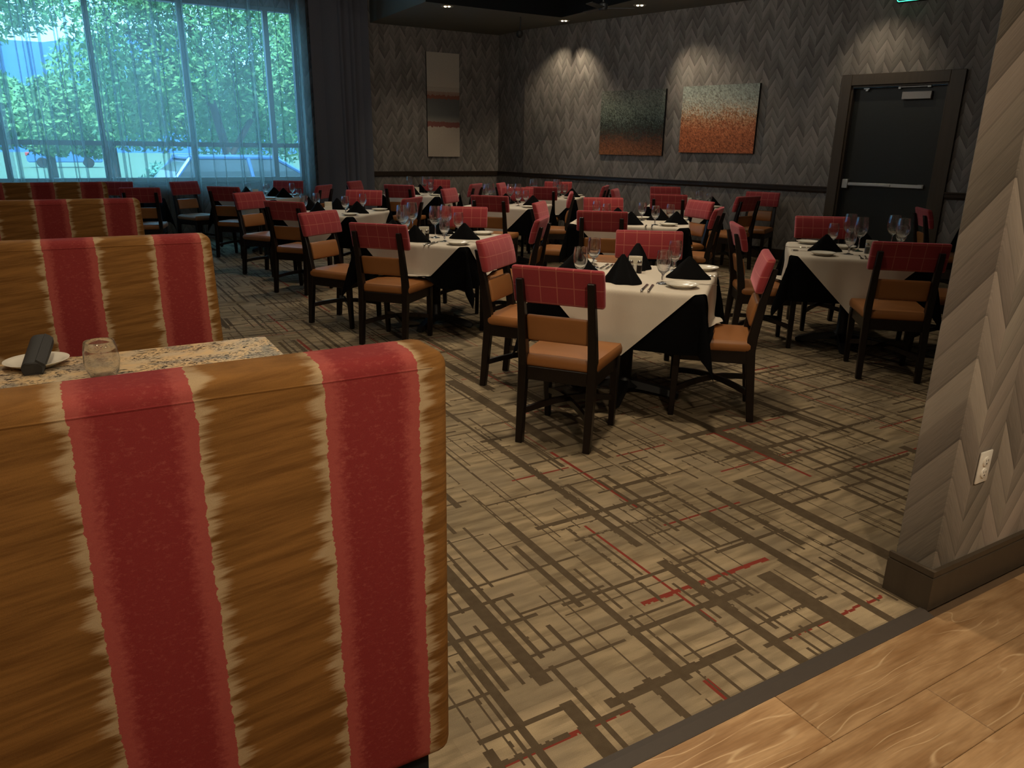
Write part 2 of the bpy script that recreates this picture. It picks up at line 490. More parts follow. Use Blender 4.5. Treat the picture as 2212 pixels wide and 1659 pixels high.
def add_box(bm, lo, hi, bevel=0.0, seg=2, mat=0, mtx=None):
    b = bmesh.new()
    r = bmesh.ops.create_cube(b, size=1.0)
    for v in b.verts:
        v.co = Vector([lo[i] + (v.co[i] + 0.5)*(hi[i] - lo[i]) for i in range(3)])
    if bevel > 0:
        bmesh.ops.bevel(b, geom=b.edges[:], offset=bevel, segments=seg, affect='EDGES', profile=0.5)
    merge(bm, b, mat, mtx)

def merge(bm, b, mat=0, mtx=None):
    vs = {}
    for v in b.verts:
        vs[v] = bm.verts.new(mtx @ v.co if mtx is not None else v.co)
    for f in b.faces:
        try:
            nf = bm.faces.new([vs[v] for v in f.verts]); nf.material_index = mat
        except ValueError: pass
    b.free()

def box(name, lo, hi, mat, parent=None, bevel=0.0, seg=2):
    bm = bmesh.new(); add_box(bm, lo, hi, bevel, seg)
    return mesh_obj(name, bm, mat, parent, smooth=bevel > 0)

def add_lathe(bm, prof, n=20, c=(0, 0, 0), mat=0, close=False):
    rings = []
    for r, z in prof:
        if r < 1e-5: rings.append([bm.verts.new((c[0], c[1], c[2] + z))])
        else: rings.append([bm.verts.new((c[0] + r*math.cos(2*math.pi*i/n), c[1] + r*math.sin(2*math.pi*i/n), c[2] + z)) for i in range(n)])
    for a, b in zip(rings, rings[1:]):
        for i in range(n):
            j = (i + 1) % n
            if len(a) == 1 and len(b) == 1: continue
            if len(a) == 1: f = bm.faces.new((a[0], b[j], b[i]))
            elif len(b) == 1: f = bm.faces.new((a[i], a[j], b[0]))
            else: f = bm.faces.new((a[i], a[j], b[j], b[i]))
            f.material_index = mat

def add_tube(bm, pts, r, n=8, mat=0):
    pts = [Vector(p) for p in pts]
    rs = r if isinstance(r, (list, tuple)) else [r]*len(pts)
    prev = None
    for k, p in enumerate(pts):
        d = (pts[min(k + 1, len(pts) - 1)] - pts[max(k - 1, 0)]).normalized()
        a = d.orthogonal().normalized() if k == 0 else (pa - d*pa.dot(d)).normalized()
        pa = a; b = d.cross(a)
        ring = [bm.verts.new(p + (a*math.cos(2*math.pi*i/n) + b*math.sin(2*math.pi*i/n))*rs[k]) for i in range(n)]
        if prev:
            for i in range(n):
                bm.faces.new((prev[i], prev[(i + 1) % n], ring[(i + 1) % n], ring[i])).material_index = mat
        else: first = ring
        prev = ring
    bm.faces.new(first[::-1]).material_index = mat; bm.faces.new(prev).material_index = mat

def add_sweep(bm, secs, bevel=0.004):
    """secs: list of (centre, half_x, half_y) horizontal rectangles from bottom to top"""
    b = bmesh.new(); prev = None
    for c, hx, hy in secs:
        ring = [b.verts.new((c[0] + sx*hx, c[1] + sy*hy, c[2])) for sx, sy in ((-1, -1), (1, -1), (1, 1), (-1, 1))]
        if prev:
            for i in range(4): b.faces.new((prev[i], prev[(i + 1) % 4], ring[(i + 1) % 4], ring[i]))
        else: b.faces.new(ring[::-1])
        prev = ring
    b.faces.new(prev)
    if bevel: bmesh.ops.bevel(b, geom=[e for e in b.edges if not e.is_boundary], offset=bevel, segments=1, affect='EDGES')
    merge(bm, b)

def add_prism(bm, poly, axis, a0, a1, mat=0):
    """polygon in the two other axes, extruded along axis (0,1,2) from a0 to a1"""
    def P(p, a):
        q = list(p); q.insert(axis, a); return bm.verts.new(q)
    A = [P(p, a0) for p in poly]; B = [P(p, a1) for p in poly]
    n = len(poly)
    fs = [bm.faces.new(A), bm.faces.new(B[::-1])] + [bm.faces.new((A[i], B[i], B[(i + 1) % n], A[(i + 1) % n])) for i in range(n)]
    for f in fs: f.material_index = mat
    bmesh.ops.recalc_face_normals(bm, faces=fs)

def copy_tree(o, parent=None):
    c = o.copy(); C.objects.link(c)
    if parent is not None: c.parent = parent
    for ch in list(o.children): copy_tree(ch, c)
    return c

def image_x(p):
    d = Vector(p) - cam.matrix_world.translation
    return d.dot(rt)/max(d.dot(fw), 0.01)

# ------------------------------------------------------------------ the setting: floor
YC = 1.19        # carpet edge
XR = 12.0
floor = mesh_obj('floor', (lambda b: (add_box(b, (-4, -4, -0.25), (XR, 13.4, -0.02)), b)[1])(bmesh.new()), M['screed'], smooth=False)
tag(floor, kind='structure')
box('carpet', (-3.2, YC, -0.02), (11.0, 13.2, 0.0), M['carpet'], floor)
bm = bmesh.new()
add_prism(bm, [(YC - 0.055, -0.02), (YC, -0.02), (YC, 0.004), (YC - 0.02, 0.006), (YC - 0.05, 0.0), (YC - 0.055, -0.002)], 0, -3.2, 2.345)
mesh_obj('transition_strip', bm, M['rubber'], floor, smooth=False)
# oak planks: rows run along the strip, end joints staggered
yb = YC - 0.0555
row = 0
pw, plen = 0.196, 1.28
starts = [1.562, 0.70, 1.18, 0.30, 0.95, 1.5, 0.6]
pl_mesh = None
while yb > -3.0:
    x = starts[row % 7] - plen*4
    while x < 6.2:
        x0, x1 = max(x, -2.6), min(x + plen, 6.2)
        if x1 > x0 + 0.02 and (yb > -1.2):
            full = (x1 - x0) > plen - 1e-4
            if full and pl_mesh is not None:
                o = bpy.data.objects.new('plank', pl_mesh); C.objects.link(o); o.parent = floor
            else:
                o = mesh_obj('plank', (lambda b: (add_box(b, (0.0008, -pw + 0.0008, -0.02), (x1 - x0 - 0.0008, -0.0008, -0.0004), 0.0015, 1), b)[1])(bmesh.new()), M['oak'], floor, smooth=False)
                if full: pl_mesh = o.data
            o.location = (x0, yb, 0)
        x += plen
    yb -= pw; row += 1
box('hall_floor', (-3.2, -4, -0.02), (11.0, -1.2, -0.0012), M['oak'], floor)

# ------------------------------------------------------------------ walls
SK = R(15.257)
PX, PY = 8.561*1.02, 7.258*1.02
near = Vector((math.sin(SK), -math.cos(SK), 0))
WROT = math.atan2(near.y, near.x)
def S(s): return s*1.02
def ZA(z): return 1.5 - (1.5 - z)*1.02
def on_right(o): o.location = (PX, PY, 0); o.rotation_euler = (0, 0, WROT); return o
DO0, DO1, DOT = S(0.74), S(1.86), ZA(2.29)          # door opening
E0, E1 = S(-4.98), S(6.6)
bm = bmesh.new()
add_box(bm, (E0, 0, 0), (DO0, 0.2, 3.9)); add_box(bm, (DO1, 0, 0), (E1, 0.2, 3.9)); add_box(bm, (DO0, 0, DOT), (DO1, 0.2, 3.9))
tag(on_right(mesh_obj('wall_right', bm, M['wall_right'], smooth=False)), kind='structure')
cx0, cy0 = PX + near.x*E0, PY + near.y*E0             # far end of the right wall
YB = 13.2
bm = bmesh.new()
add_prism(bm, [(cx0, cy0), (cx0 + 0.2, cy0), (7.6, YB), (7.36, YB)], 2, 0, 3.9)
tag(mesh_obj('wall_corner', bm, M['wall_back'], smooth=False), kind='structure')
WX0, WX1, WZ0, WZ1 = -2.9, 3.58, 0.90, 3.56
bm = bmesh.new()
add_box(bm, (WX1, YB, 0), (7.6, YB + 0.2, 3.9)); add_box(bm, (-3.2, YB, 0), (WX0, YB + 0.2, 3.9))
add_box(bm, (WX0, YB, 0), (WX1, YB + 0.2, WZ0)); add_box(bm, (WX0, YB, WZ1), (WX1, YB + 0.2, 3.9))
tag(mesh_obj('wall_back', bm, M['wall_back'], smooth=False), kind='structure')
tag(box('wall_left', (-3.4, -4, 0), (-3.2, YB, 3.9), M['plain_wall']), kind='structure')
tag(box('wall_front', (-3.4, -4.2, 0), (XR, -4, 3.9), M['plain_wall']), kind='structure')
tag(box('wall_hall', (11.0, -4, 0), (11.2, 1.3, 3.9), M['plain_wall']), kind='structure')
# partition end beside the walkway
bm = bmesh.new(); add_box(bm, (0, 0, 0), (8.6, 0.135, 3.9), 0.004, 1)
o = mesh_obj('wall_partition', bm, M['partition'], smooth=False); o.location = (2.36, 1.18, 0); tag(o, kind='structure')
bm = bmesh.new()
for lo, hi in (((2.345, 1.164, 0), (10.9, 1.18, 0.125)), ((2.345, 1.18, 0), (2.36, 1.315, 0.125)), ((2.345, 1.315, 0), (10.2, 1.331, 0.125))):
    add_box(bm, lo, hi)
base = mesh_obj('baseboard_partition', bm, M['base_trim'], smooth=False); tag(base, kind='structure')
bm = bmesh.new()
for lo, hi in (((2.349, 1.168, 0.125), (10.9, 1.18, 0.131)), ((2.349, 1.18, 0.125), (2.36, 1.327, 0.131))): add_box(bm, lo, hi)
for lo, hi in (((2.346, 1.165, 0.131), (10.9, 1.18, 0.152)), ((2.346, 1.18, 0.131), (2.36, 1.33, 0.152))): add_box(bm, lo, hi)
mesh_obj('base_cap', bm, M['base_trim'], base, smooth=False)
# right wall: baseboard, rail
def rail(s0, s1, z0, z1, name, parent=None):
    bm = bmesh.new()
    h = z1 - z0
    add_prism(bm, [(0.0, z0), (-0.012, z0), (-0.018, z0 + h*0.2), (-0.026, z0 + h*0.28), (-0.026, z0 + h*0.72), (-0.036, z0 + h*0.8), (-0.036, z1 - 0.004), (-0.03, z1), (0.0, z1)], 0, s0, s1)
    return mesh_obj(name, bm, M['trimwood'], parent, smooth=False)
C0, C1 = S(0.61), S(2.02)
r1 = on_right(rail(E0, C0, ZA(0.972), ZA(1.055), 'trim_1')); tag(r1, kind='structure')
r2 = on_right(rail(C1, E1, ZA(0.972), ZA(1.055), 'trim_2')); tag(r2, kind='structure')
bm = bmesh.new(); add_box(bm, (E0, -0.016, 0), (C0, 0, 0.15)); add_box(bm, (C1, -0.016, 0), (E1, 0, 0.15))
tag(on_right(mesh_obj('baseboard_right', bm, M['trimwood'], smooth=False)), kind='structure')
# back wall rail and baseboard, short corner rail
bm = bmesh.new(); add_box(bm, (4.5, YB - 0.03, 0.96), (7.36, YB, 1.045), 0.006, 1)
tag(mesh_obj('trim_3', bm, M['trimwood'], smooth=False), kind='structure')
d = Vector((7.36 - cx0, YB - cy0, 0)); L = d.length
o = rail(0.0, L, 0.962, 1.047, 'trim_4'); o.rotation_euler = (0, 0, math.atan2(-d.y, -d.x)); o.location = (7.36, YB, 0); tag(o, kind='structure')
tag(box('baseboard_back', (3.6, YB - 0.016, 0), (7.36, YB, 0.15), M['trimwood']), kind='structure')

# ------------------------------------------------------------------ door
door = empty('door_1', (PX, PY, 0), WROT); tag(door, kind='structure')
bm = bmesh.new()
for lo, hi in (((C0, -0.035, 0), (DO0, 0.0, ZA(2.42))), ((DO1, -0.035, 0), (C1, 0.0, ZA(2.42))), ((DO0, -0.035, DOT), (DO1, 0.0, ZA(2.42)))):
    add_box(bm, lo, hi, 0.004, 1)
mesh_obj('door_casing', bm, M['base_trim'], door, smooth=False)
bm = bmesh.new()
for lo, hi in (((DO0, 0.0, 0), (DO0 + 0.022, 0.16, DOT)), ((DO1 - 0.022, 0.0, 0), (DO1, 0.16, DOT)), ((DO0, 0.0, DOT - 0.022), (DO1, 0.16, DOT))):
    add_box(bm, lo, hi)
mesh_obj('door_jamb', bm, M['base_trim'], door, smooth=False)
leaf = box('door_leaf', (DO0 + 0.023, 0.09, 0.01), (DO1 - 0.023, 0.135, DOT - 0.024), M['door'], door, 0.002, 1)
bm = bmesh.new()
zb = ZA(1.10)
add_box(bm, (DO0 + 0.10, 0.045, zb - 0.022), (S(1.74), 0.065, zb + 0.022), 0.003, 1)
add_box(bm, (DO0 + 0.10, 0.030, zb - 0.014), (S(1.37), 0.047, zb + 0.018), 0.003, 1)
add_box(bm, (S(1.68), 0.05, zb - 0.024), (S(1.75), 0.09, zb + 0.024), 0.004, 1)
mesh_obj('push_bar', bm, M['alu'], leaf)
box('latch_case', (DO0 + 0.035, 0.02, zb - 0.055), (DO0 + 0.11, 0.09, zb + 0.06), M['alu'], leaf, 0.006, 1)
bm = bmesh.new()
add_box(bm, (S(1.28), 0.05, ZA(2.252)), (S(1.64), 0.075, ZA(2.268)), 0.003, 1)
add_box(bm, (S(1.28), 0.045, ZA(2.235)), (S(1.31), 0.09, ZA(2.272)), 0.003, 1); add_box(bm, (S(1.61), 0.045, ZA(2.245)), (S(1.65), 0.09, ZA(2.275)), 0.003, 1)
mesh_obj('closer_arm', bm, M['alu'], leaf)
box('closer_cover', (S(1.34), 0.03, ZA(2.115)), (S(1.67), 0.09, ZA(2.205)), M['greyplate'], leaf, 0.004, 1)
bm = bmesh.new(); add_box(bm, (S(0.87), 0.05, ZA(2.245)), (S(0.94), 0.09, ZA(2.262)), 0.002, 1); add_box(bm, (S(0.895), 0.05, ZA(2.225)), (S(0.925), 0.09, ZA(2.245)), 0.002, 1)
mesh_obj('door_contact', bm, M['alu'], leaf)

# exit sign above the door
sg = empty('exit_sign', (PX + near.x*S(1.305), PY + near.y*S(1.305), ZA(3.185)), WROT)
tag(sg, 'green lit exit sign on the patterned wall above the black door', 'sign')
box('sign_body', (-0.175, -0.05, 0.0), (0.175, -0.002, 0.225), M['slot'], sg, 0.012, 2)
bm = bmesh.new()
w2, h0, h1, rr = 0.163, 0.012, 0.212, 0.02
pts = []
for cxx, czz, a0 in ((w2 - rr, h0 + rr, -90), (w2 - rr, h1 - rr, 0), (-w2 + rr, h1 - rr, 90), (-w2 + rr, h0 + rr, 180)):
    for k in range(4): pts.append((cxx + rr*math.cos(R(a0 + k*30)), -0.052, czz + rr*math.sin(R(a0 + k*30))))
add_tube(bm, pts + [pts[0]], 0.0045, 6)
mesh_obj('neon_border', bm, M['green'], sg)
tc = bpy.data.curves.new('exit_lettering', 'FONT'); tc.body = 'EXIT'; tc.size = 0.17; tc.extrude = 0.003; tc.align_x = 'CENTER'
to = bpy.data.objects.new('lettering', tc); C.objects.link(to); to.parent = sg
tc.materials.append(M['green'])
lm = bpy.data.meshes.new_from_object(to); bpy.data.objects.remove(to)
to = bpy.data.objects.new('lettering', lm); C.objects.link(to); to.parent = sg
to.location = (0, -0.052, 0.05); to.rotation_euler = (R(90), 0, 0)

# ------------------------------------------------------------------ window wall
win = empty('window_1', (0, YB, 0)); tag(win, kind='structure')
mull = [-1.98, -0.715, 0.55, 1.815, 3.08]
bm = bmesh.new()
fr = 0.05
for lo, hi in (((WX0, 0.04, WZ0), (WX0 + 0.07, 0.16, WZ1)), ((WX1 - 0.05, 0.04, WZ0), (WX1, 0.16, WZ1)), ((WX0, 0.04, WZ0), (WX1, 0.16, WZ0 + 0.06)), ((WX0, 0.04, WZ1 - 0.06), (WX1, 0.16, WZ1))):
    add_box(bm, lo, hi)
mesh_obj('window_frame', bm, M['winframe'], win, smooth=False)
for mx in mull:
    box('mullion', (mx, 0.04, WZ0 + 0.06), (mx + 0.075, 0.16, WZ1 - 0.06), M['winframe'], win)
edges = [WX0 + 0.07] + sum([[m_, m_ + 0.075] for m_ in mull], []) + [WX1 - 0.05]
for a, b in zip(edges[0::2], edges[1::2]):
    box('transom', (a, 0.05, 1.43), (b, 0.15, 1.50), M['winframe'], win)
    for z0, z1 in ((WZ0 + 0.06, 1.43), (1.50, WZ1 - 0.06)):
        box('pane', (a, 0.097, z0), (b, 0.103, z1), M['pane'], win)
box('window_sill', (WX0, -0.05, WZ0 - 0.04), (WX1, 0.04, WZ0), M['trimwood'], win, 0.004, 1)

def curtain(name, x0, x1, yc, mat, z0, z1, pitch, amp, seed, gather=1.0):
    rnd = random.Random(seed)
    bm = bmesh.new()
    prof = []
    t = x0
    side = 1
    while t < x1:
        w_ = pitch*rnd.choice((0.35, 0.55, 0.8, 1.2, 1.7, 2.3))
        a_ = amp*rnd.uniform(0.55, 1.1)*min(1.0, 0.55 + w_/pitch*0.4)
        m_ = 9
        y0_ = prof[-1][1] if prof else 0.0
        tgt = side*amp*rnd.uniform(0.1, 0.5)
        for k in range(m_ + 1):
            u_ = k/m_
            prof.append((t + w_*u_, y0_ + (tgt - y0_)*u_ + side*a_*0.35*math.sin(u_*math.pi)))
        if gather > 1.2:        # the voile doubles back on itself at the end of the fold
            lap = rnd.choice((0.010, 0.014, 0.020, 0.034))
            e_ = side*0.010
            prof += [(t + w_ + 0.003, tgt + e_*0.5), (t + w_ - lap, tgt + e_*0.8), (t + w_ - lap - 0.002, tgt + e_*1.4), (t + w_, tgt + e_*2.0)]
        t += w_; side = -side if rnd.random() < 0.8 else side
    prof = [(min(max(p_[0], x0), x1), p_[1]) for p_ in prof]
    n = len(prof) - 1
    rows = 7
    vs = []
    for j in range(rows):
        f = j/(rows - 1); z = z0 + (z1 - z0)*f
        vs.append([bm.verts.new((px + math.sin(px*9 + j)*0.004*(1 - f), yc + py*(1.0 - 0.25*f), z)) for px, py in prof])
    for j in range(rows - 1):
        for i in range(n): bm.faces.new((vs[j][i], vs[j][i + 1], vs[j + 1][i + 1], vs[j + 1][i]))
    return mesh_obj(name, bm, mat)
sheers = [(-2.85, -0.58, 'sheer voile curtain at the left end of the wide window'), (-0.66, 1.88, 'sheer voile curtain over the middle of the wide window'), (1.76, 3.70, 'sheer voile curtain over the right end of the window, beside the dark drape')]
for i, (a, b, lab) in enumerate(sheers):
    tag(curtain('sheer_curtain', a, b, YB - 0.22 + (0.10 if i == 1 else 0), M['sheer'], 0.02, 3.84, 0.105, 0.040, 11 + i, 1.6), lab, 'curtain', 'sheer curtains across the window')
tag(curtain('drape', 3.72, 4.70, YB - 0.30, M['drape'], 0.02, 3.84, 0.115, 0.115, 5, 1.0), 'slate grey floor-length drape drawn to the right side of the window', 'curtain')
tag(box('trim_5', (-3.2, YB - 0.33, 3.84), (4.75, YB - 0.15, 3.875), M['trimwood']), kind='structure')

# ------------------------------------------------------------------ ceiling: soffit ring with a raised dark tray
ZS, ZT = 3.47, 3.9
TX0, TX1, TY0, TY1 = -0.8, 7.20, 2.0, 10.88
bm = bmesh.new()
add_box(bm, (-3.4, -4.2, ZT), (XR, YB + 0.2, ZT + 0.1))
add_box(bm, (TX1, 1.18, ZS), (XR, YB, ZT)); add_box(bm, (4.85, TY1, ZS), (TX1, YB, ZT))
ceil_o = mesh_obj('ceiling', bm, M['ceiling'], smooth=False); tag(ceil_o, kind='structure')
bm = bmesh.new()
add_box(bm, (TX1 - 0.012, 1.2, ZS), (TX1 - 0.001, TY1 - 0.001, ZT)); add_box(bm, (4.85, TY1 - 0.012, ZS), (TX1 - 0.012, TY1 - 0.001, ZT))
mesh_obj('tray_fascia', bm, M['fascia'], ceil_o, smooth=False)

def downlight(x, y, label, aims):
    t = empty('downlight', (x, y, ZS)); tag(t, label, 'ceiling light', 'twin recessed downlights in the dropped ceiling')
    bm = bmesh.new()
    add_lathe(bm, [(0.055, -0.001), (0.062, -0.006), (0.085, -0.008), (0.095, -0.001)], 24)
    o = mesh_obj('trim_ring', bm, M['alu'], t)
    for i, dx in enumerate((-0.028, 0.028)):
        bm = bmesh.new()
        add_lathe(bm, [(0.0, -0.016), (0.014, -0.013), (0.022, -0.004), (0.022, -0.001)], 14)
        o = mesh_obj('lamp_bulb', bm, M['bulb'], t); o.location = (dx*0.8, -dx*0.6, 0)
    for (tx, ty, tz, e, sz) in aims:
        lamp('downlight_beam', 'SPOT', (x + (tx - x)*0.02, y + (ty - y)*0.02, ZS - 0.05), e, WARM2, (tx, ty, tz), spot_size=R(sz), spot_blend=1.0, shadow_soft_size=0.03)
def wallpt(s, off=0.0): return PX + near.x*s - math.cos(SK)*off, PY + near.y*s - math.sin(SK)*off
a0 = wallpt(S(-4.65), 0.02); a1 = wallpt(S(-3.42), 0.02)
downlight(7.40, 11.10, 'twin recessed downlight above the far corner table, left of the ceiling fan', [(a0[0], a0[1], 1.7, 78, 66), (a1[0], a1[1], 1.8, 88, 64)])
a0 = wallpt(S(-1.0), 0.02); a1 = wallpt(S(-2.6), 0.02)
downlight(7.52, 9.33, 'twin recessed downlight above the two square paintings, right of the ceiling fan', [(a0[0], a0[1], 1.6, 95, 66), (a1[0], a1[1], 1.0, 12, 45)])
downlight(5.26, 11.02, 'twin recessed downlight in front of the tall banded painting', [(5.6, 13.1, 0.8, 40, 60), (5.0, 11.4, 0.7, 70, 70)])
a0 = wallpt(S(1.1), 0.02)
downlight(8.25, 6.2, 'twin recessed downlight in front of the black door', [(a0[0], a0[1], 2.2, 32, 74)])

# ceiling fan in the tray
fan = empty('ceiling_fan', (6.5, 8.83, 3.27)); tag(fan, 'dark ceiling fan hanging on a thin rod from the ceiling tray', 'ceiling fan')
bm = bmesh.new(); add_tube(bm, [(0, 0, 0.05), (0, 0, 0.63)], 0.014, 8); mesh_obj('down_rod', bm, M['iron'], fan)
bm = bmesh.new(); add_lathe(bm, [(0.0, -0.03), (0.05, -0.028), (0.065, 0.0), (0.06, 0.05), (0.02, 0.07), (0, 0.07)], 16); mesh_obj('motor_hub', bm, M['iron'], fan)
for a in (-32, 88, 208):
    bm = bmesh.new(); add_box(bm, (0.05, -0.05, -0.006), (0.42, 0.05, 0.006), 0.004, 1, mtx=Matrix.Rotation(R(8), 4, 'X'))
    o = mesh_obj('fan_blade', bm, M['iron'], fan); o.rotation_euler = (0, 0, R(a))

# black globe hanging near the corner
g = empty('hanging_globe', (6.62, 11.2, 3.16)); tag(g, 'small black globe hanging from the ceiling by a short rod near the wall corner', 'ceiling camera')
bm = bmesh.new(); add_lathe(bm, [(0.0, 0.0), (0.03, 0.008), (0.052, 0.035), (0.058, 0.065), (0.05, 0.10), (0.02, 0.115), (0.0, 0.118)], 18); mesh_obj('globe_shell', bm, M['slot'], g)
bm = bmesh.new(); add_tube(bm, [(0.012, 0, 0.11), (0.012, 0, ZS - 3.16)], 0.010, 8); mesh_obj('hanger_rod', bm, M['iron'], g)

# ------------------------------------------------------------------ pictures
def picture(name, lo, hi, mat, parent_fn, label, depth=0.04):
    t = empty(name); parent_fn(t)
    box('stretcher_frame', (lo[0], -depth, lo[1]), (hi[0], -0.001, hi[1]), M['artedge'], t)
    bm = bmesh.new(); add_box(bm, (0, -0.003, 0), (hi[0] - lo[0], 0, hi[1] - lo[1]))
    o = mesh_obj('canvas', bm, mat, t, smooth=False); o.location = (lo[0], -depth, lo[1])
    tag(t, label, 'painting')
picture('painting', (S(-3.22), ZA(1.40)), (S(-2.0), ZA(2.365)), M['art2'], on_right, 'square abstract painting in dark green flecks over a copper base')
picture('painting', (S(-1.70), ZA(1.455)), (S(-0.49), ZA(2.378)), M['art3'], on_right, 'square abstract painting, silver flecks above rust orange')
def on_back(o): o.location = (0, YB, 0); return o
picture('painting', (5.86, 1.305), (6.51, 3.09), M['art1'], on_back, 'tall narrow painting of grey and rust bands on the back wall', 0.035)

# outlet on the partition
ot = empty('wall_outlet', (2.534, 1.179, 0.497)); tag(ot, 'white duplex power outlet low on the patterned partition', 'outlet')
box('cover_plate', (-0.036, -0.006, -0.058), (0.036, 0.0, 0.058), M['white_plastic'], ot, 0.004, 2)
for z in (0.021, -0.021):
    bm = bmesh.new(); add_lathe(bm, [(0.0175, 0.0), (0.0175, 0.003), (0.015, 0.004), (0.0, 0.004)], 20)
    f = mesh_obj('receptacle', bm, M['white_plastic'], ot); f.rotation_euler = (R(90), 0, 0); f.location = (0, -0.006, z)
    bm = bmesh.new()
    add_box(bm, (-0.007, 0.001, 0.004), (-0.005, 0.009, 0.0045)); add_box(bm, (0.005, 0.001, 0.004), (0.007, 0.009, 0.0045)); add_lathe(bm, [(0.003, 0.004), (0.003, 0.0046), (0, 0.0046)], 8, (0, -0.007, 0))
    mesh_obj('slot', bm, M['slot'], f, smooth=False)

# ------------------------------------------------------------------ booths
def booth(y0, xr, xl, label, ext=0.0):
    t = empty('dining_booth', (xr, y0, 0)); tag(t, label, 'booth', 'striped high-back booth seats in a row')
    W = xl - xr
    bm = bmesh.new(); add_box(bm, (W, 0.0, 0.255), (ext, 0.135, 1.145), 0.030, 4)
    for v in bm.verts:                       # slight lean and crowned top corner
        if v.co.z > 0.5: v.co.y += (v.co.z - 0.5)*0.03
        if v.co.x > -0.3: v.co.x += (v.co.z - 1.0)*0.016*(1 if ext > 0 else -1)
    mesh_obj('backrest', bm, M['fabric'], t)
    bm = bmesh.new()                          # welt seam where the face meets the rolled top
    add_tube(bm, [(W + 0.01, 0.0205, 1.117), (ext - 0.035, 0.0205, 1.117)], 0.0030, 6)
    mesh_obj('welt', bm, M['fabric'], t)
    bm = bmesh.new(); add_box(bm, (W, 0.12, 0.36), (-0.02, 0.66, 0.50), 0.04, 4)
    mesh_obj('seat_cushion', bm, M['leather'], t)
    box('plinth', (W, 0.03, 0.0), (-0.035, 0.60, 0.36), M['fascia'], t)
    return t
booth(1.165, 0.540, -2.2, 'striped red and brown booth seat nearest the camera, seen from behind', 0.022)
booth(3.20, 0.478, -2.2, 'second striped booth seat, right behind the speckled table with tumbler')
booth(5.48, 0.405, -2.2, 'third striped booth seat from the front')
booth(7.80, 0.322, -2.2, 'fourth striped booth seat, farthest back below the window')

def booth_table(x1, y0, y1, label):
    t = empty('booth_table', (x1, y0, 0)); tag(t, label, 'table')
    box('tabletop', (-1.5, 0, 0.725), (0, y1 - y0, 0.76), M['granite'], t, 0.006, 2)
    bm = bmesh.new(); add_lathe(bm, [(0.0, 0.03), (0.04, 0.03), (0.04, 0.725), (0.0, 0.725)], 16, (-0.4, (y1 - y0)/2, 0)); mesh_obj('column', bm, M['iron'], t)
    bm = bmesh.new()
    add_box(bm, (-0.66, (y1 - y0)/2 - 0.04, 0.0), (-0.14, (y1 - y0)/2 + 0.04, 0.03), 0.008, 1); add_box(bm, (-0.44, 0.06, 0.0), (-0.36, y1 - y0 - 0.06, 0.03), 0.008, 1)
    mesh_obj('foot', bm, M['iron'], t)
booth_table(0.608, 2.24, 3.01, 'speckled granite-look booth table between the two nearest booth seats')
booth_table(0.45, 8.72, 9.45, 'booth table behind the farthest striped booth, only tumbler rims showing')

# ------------------------------------------------------------------ tableware prototypes (meshes shared by copies)
def proto(name, bm, mats, smooth=True):
    me = bpy.data.meshes.new(name); bm.normal_update(); bm.to_mesh(me); bm.free()
    for m_ in (mats if isinstance(mats, (list, tuple)) else [mats]): me.materials.append(m_)
    if smooth:
        me.polygons.foreach_set('use_smooth', [True]*len(me.polygons)); me.set_sharp_from_angle(angle=R(40))
    return me
bm = bmesh.new()
add_lathe(bm, [(0.0, 0.004), (0.032, 0.003), (0.036, 0.0), (0.036, 0.0015), (0.016, 0.006), (0.0065, 0.012), (0.0055, 0.024), (0.0085, 0.036), (0.0055, 0.048), (0.010, 0.058), (0.028, 0.074), (0.0395, 0.100), (0.0425, 0.128), (0.0415, 0.158), (0.0375, 0.190), (0.0365, 0.1905), (0.036, 0.190), (0.040, 0.158), (0.041, 0.128), (0.038, 0.100), (0.0265, 0.077), (0.0, 0.063)], 24)
GOBLET = proto('water_goblet', bm, M['glass'])
bm = bmesh.new()
add_lathe(bm, [(0.0, 0.004), (0.036, 0.003), (0.040, 0.0), (0.040, 0.0015), (0.016, 0.006), (0.005, 0.014), (0.004, 0.05), (0.0042, 0.094), (0.008, 0.106), (0.030, 0.122), (0.047, 0.150), (0.0515, 0.180), (0.048, 0.218), (0.0415, 0.262), (0.0405, 0.2625), (0.040, 0.262), (0.0465, 0.218), (0.050, 0.180), (0.0455, 0.150), (0.028, 0.124), (0.0, 0.112)], 24)
WINE = proto('wine_glass', bm, M['glass'])
bm = bmesh.new()
add_lathe(bm, [(0.0, 0.0), (0.026, 0.0), (0.030, 0.004), (0.040, 0.028), (0.0445, 0.055), (0.042, 0.085), (0.0375, 0.110), (0.0365, 0.111), (0.0355, 0.110), (0.040, 0.085), (0.0425, 0.055), (0.038, 0.030), (0.027, 0.010), (0.0, 0.008)], 28)
TUMBLER = proto('stemless_tumbler', bm, M['glass'])
bm = bmesh.new()
add_lathe(bm, [(0.0, 0.001), (0.050, 0.001), (0.054, 0.0), (0.058, 0.003), (0.078, 0.014), (0.092, 0.021), (0.094, 0.0235), (0.091, 0.024), (0.076, 0.018), (0.056, 0.007), (0.0, 0.006)], 32)
PLATE = proto('bread_plate', bm, M['china'])

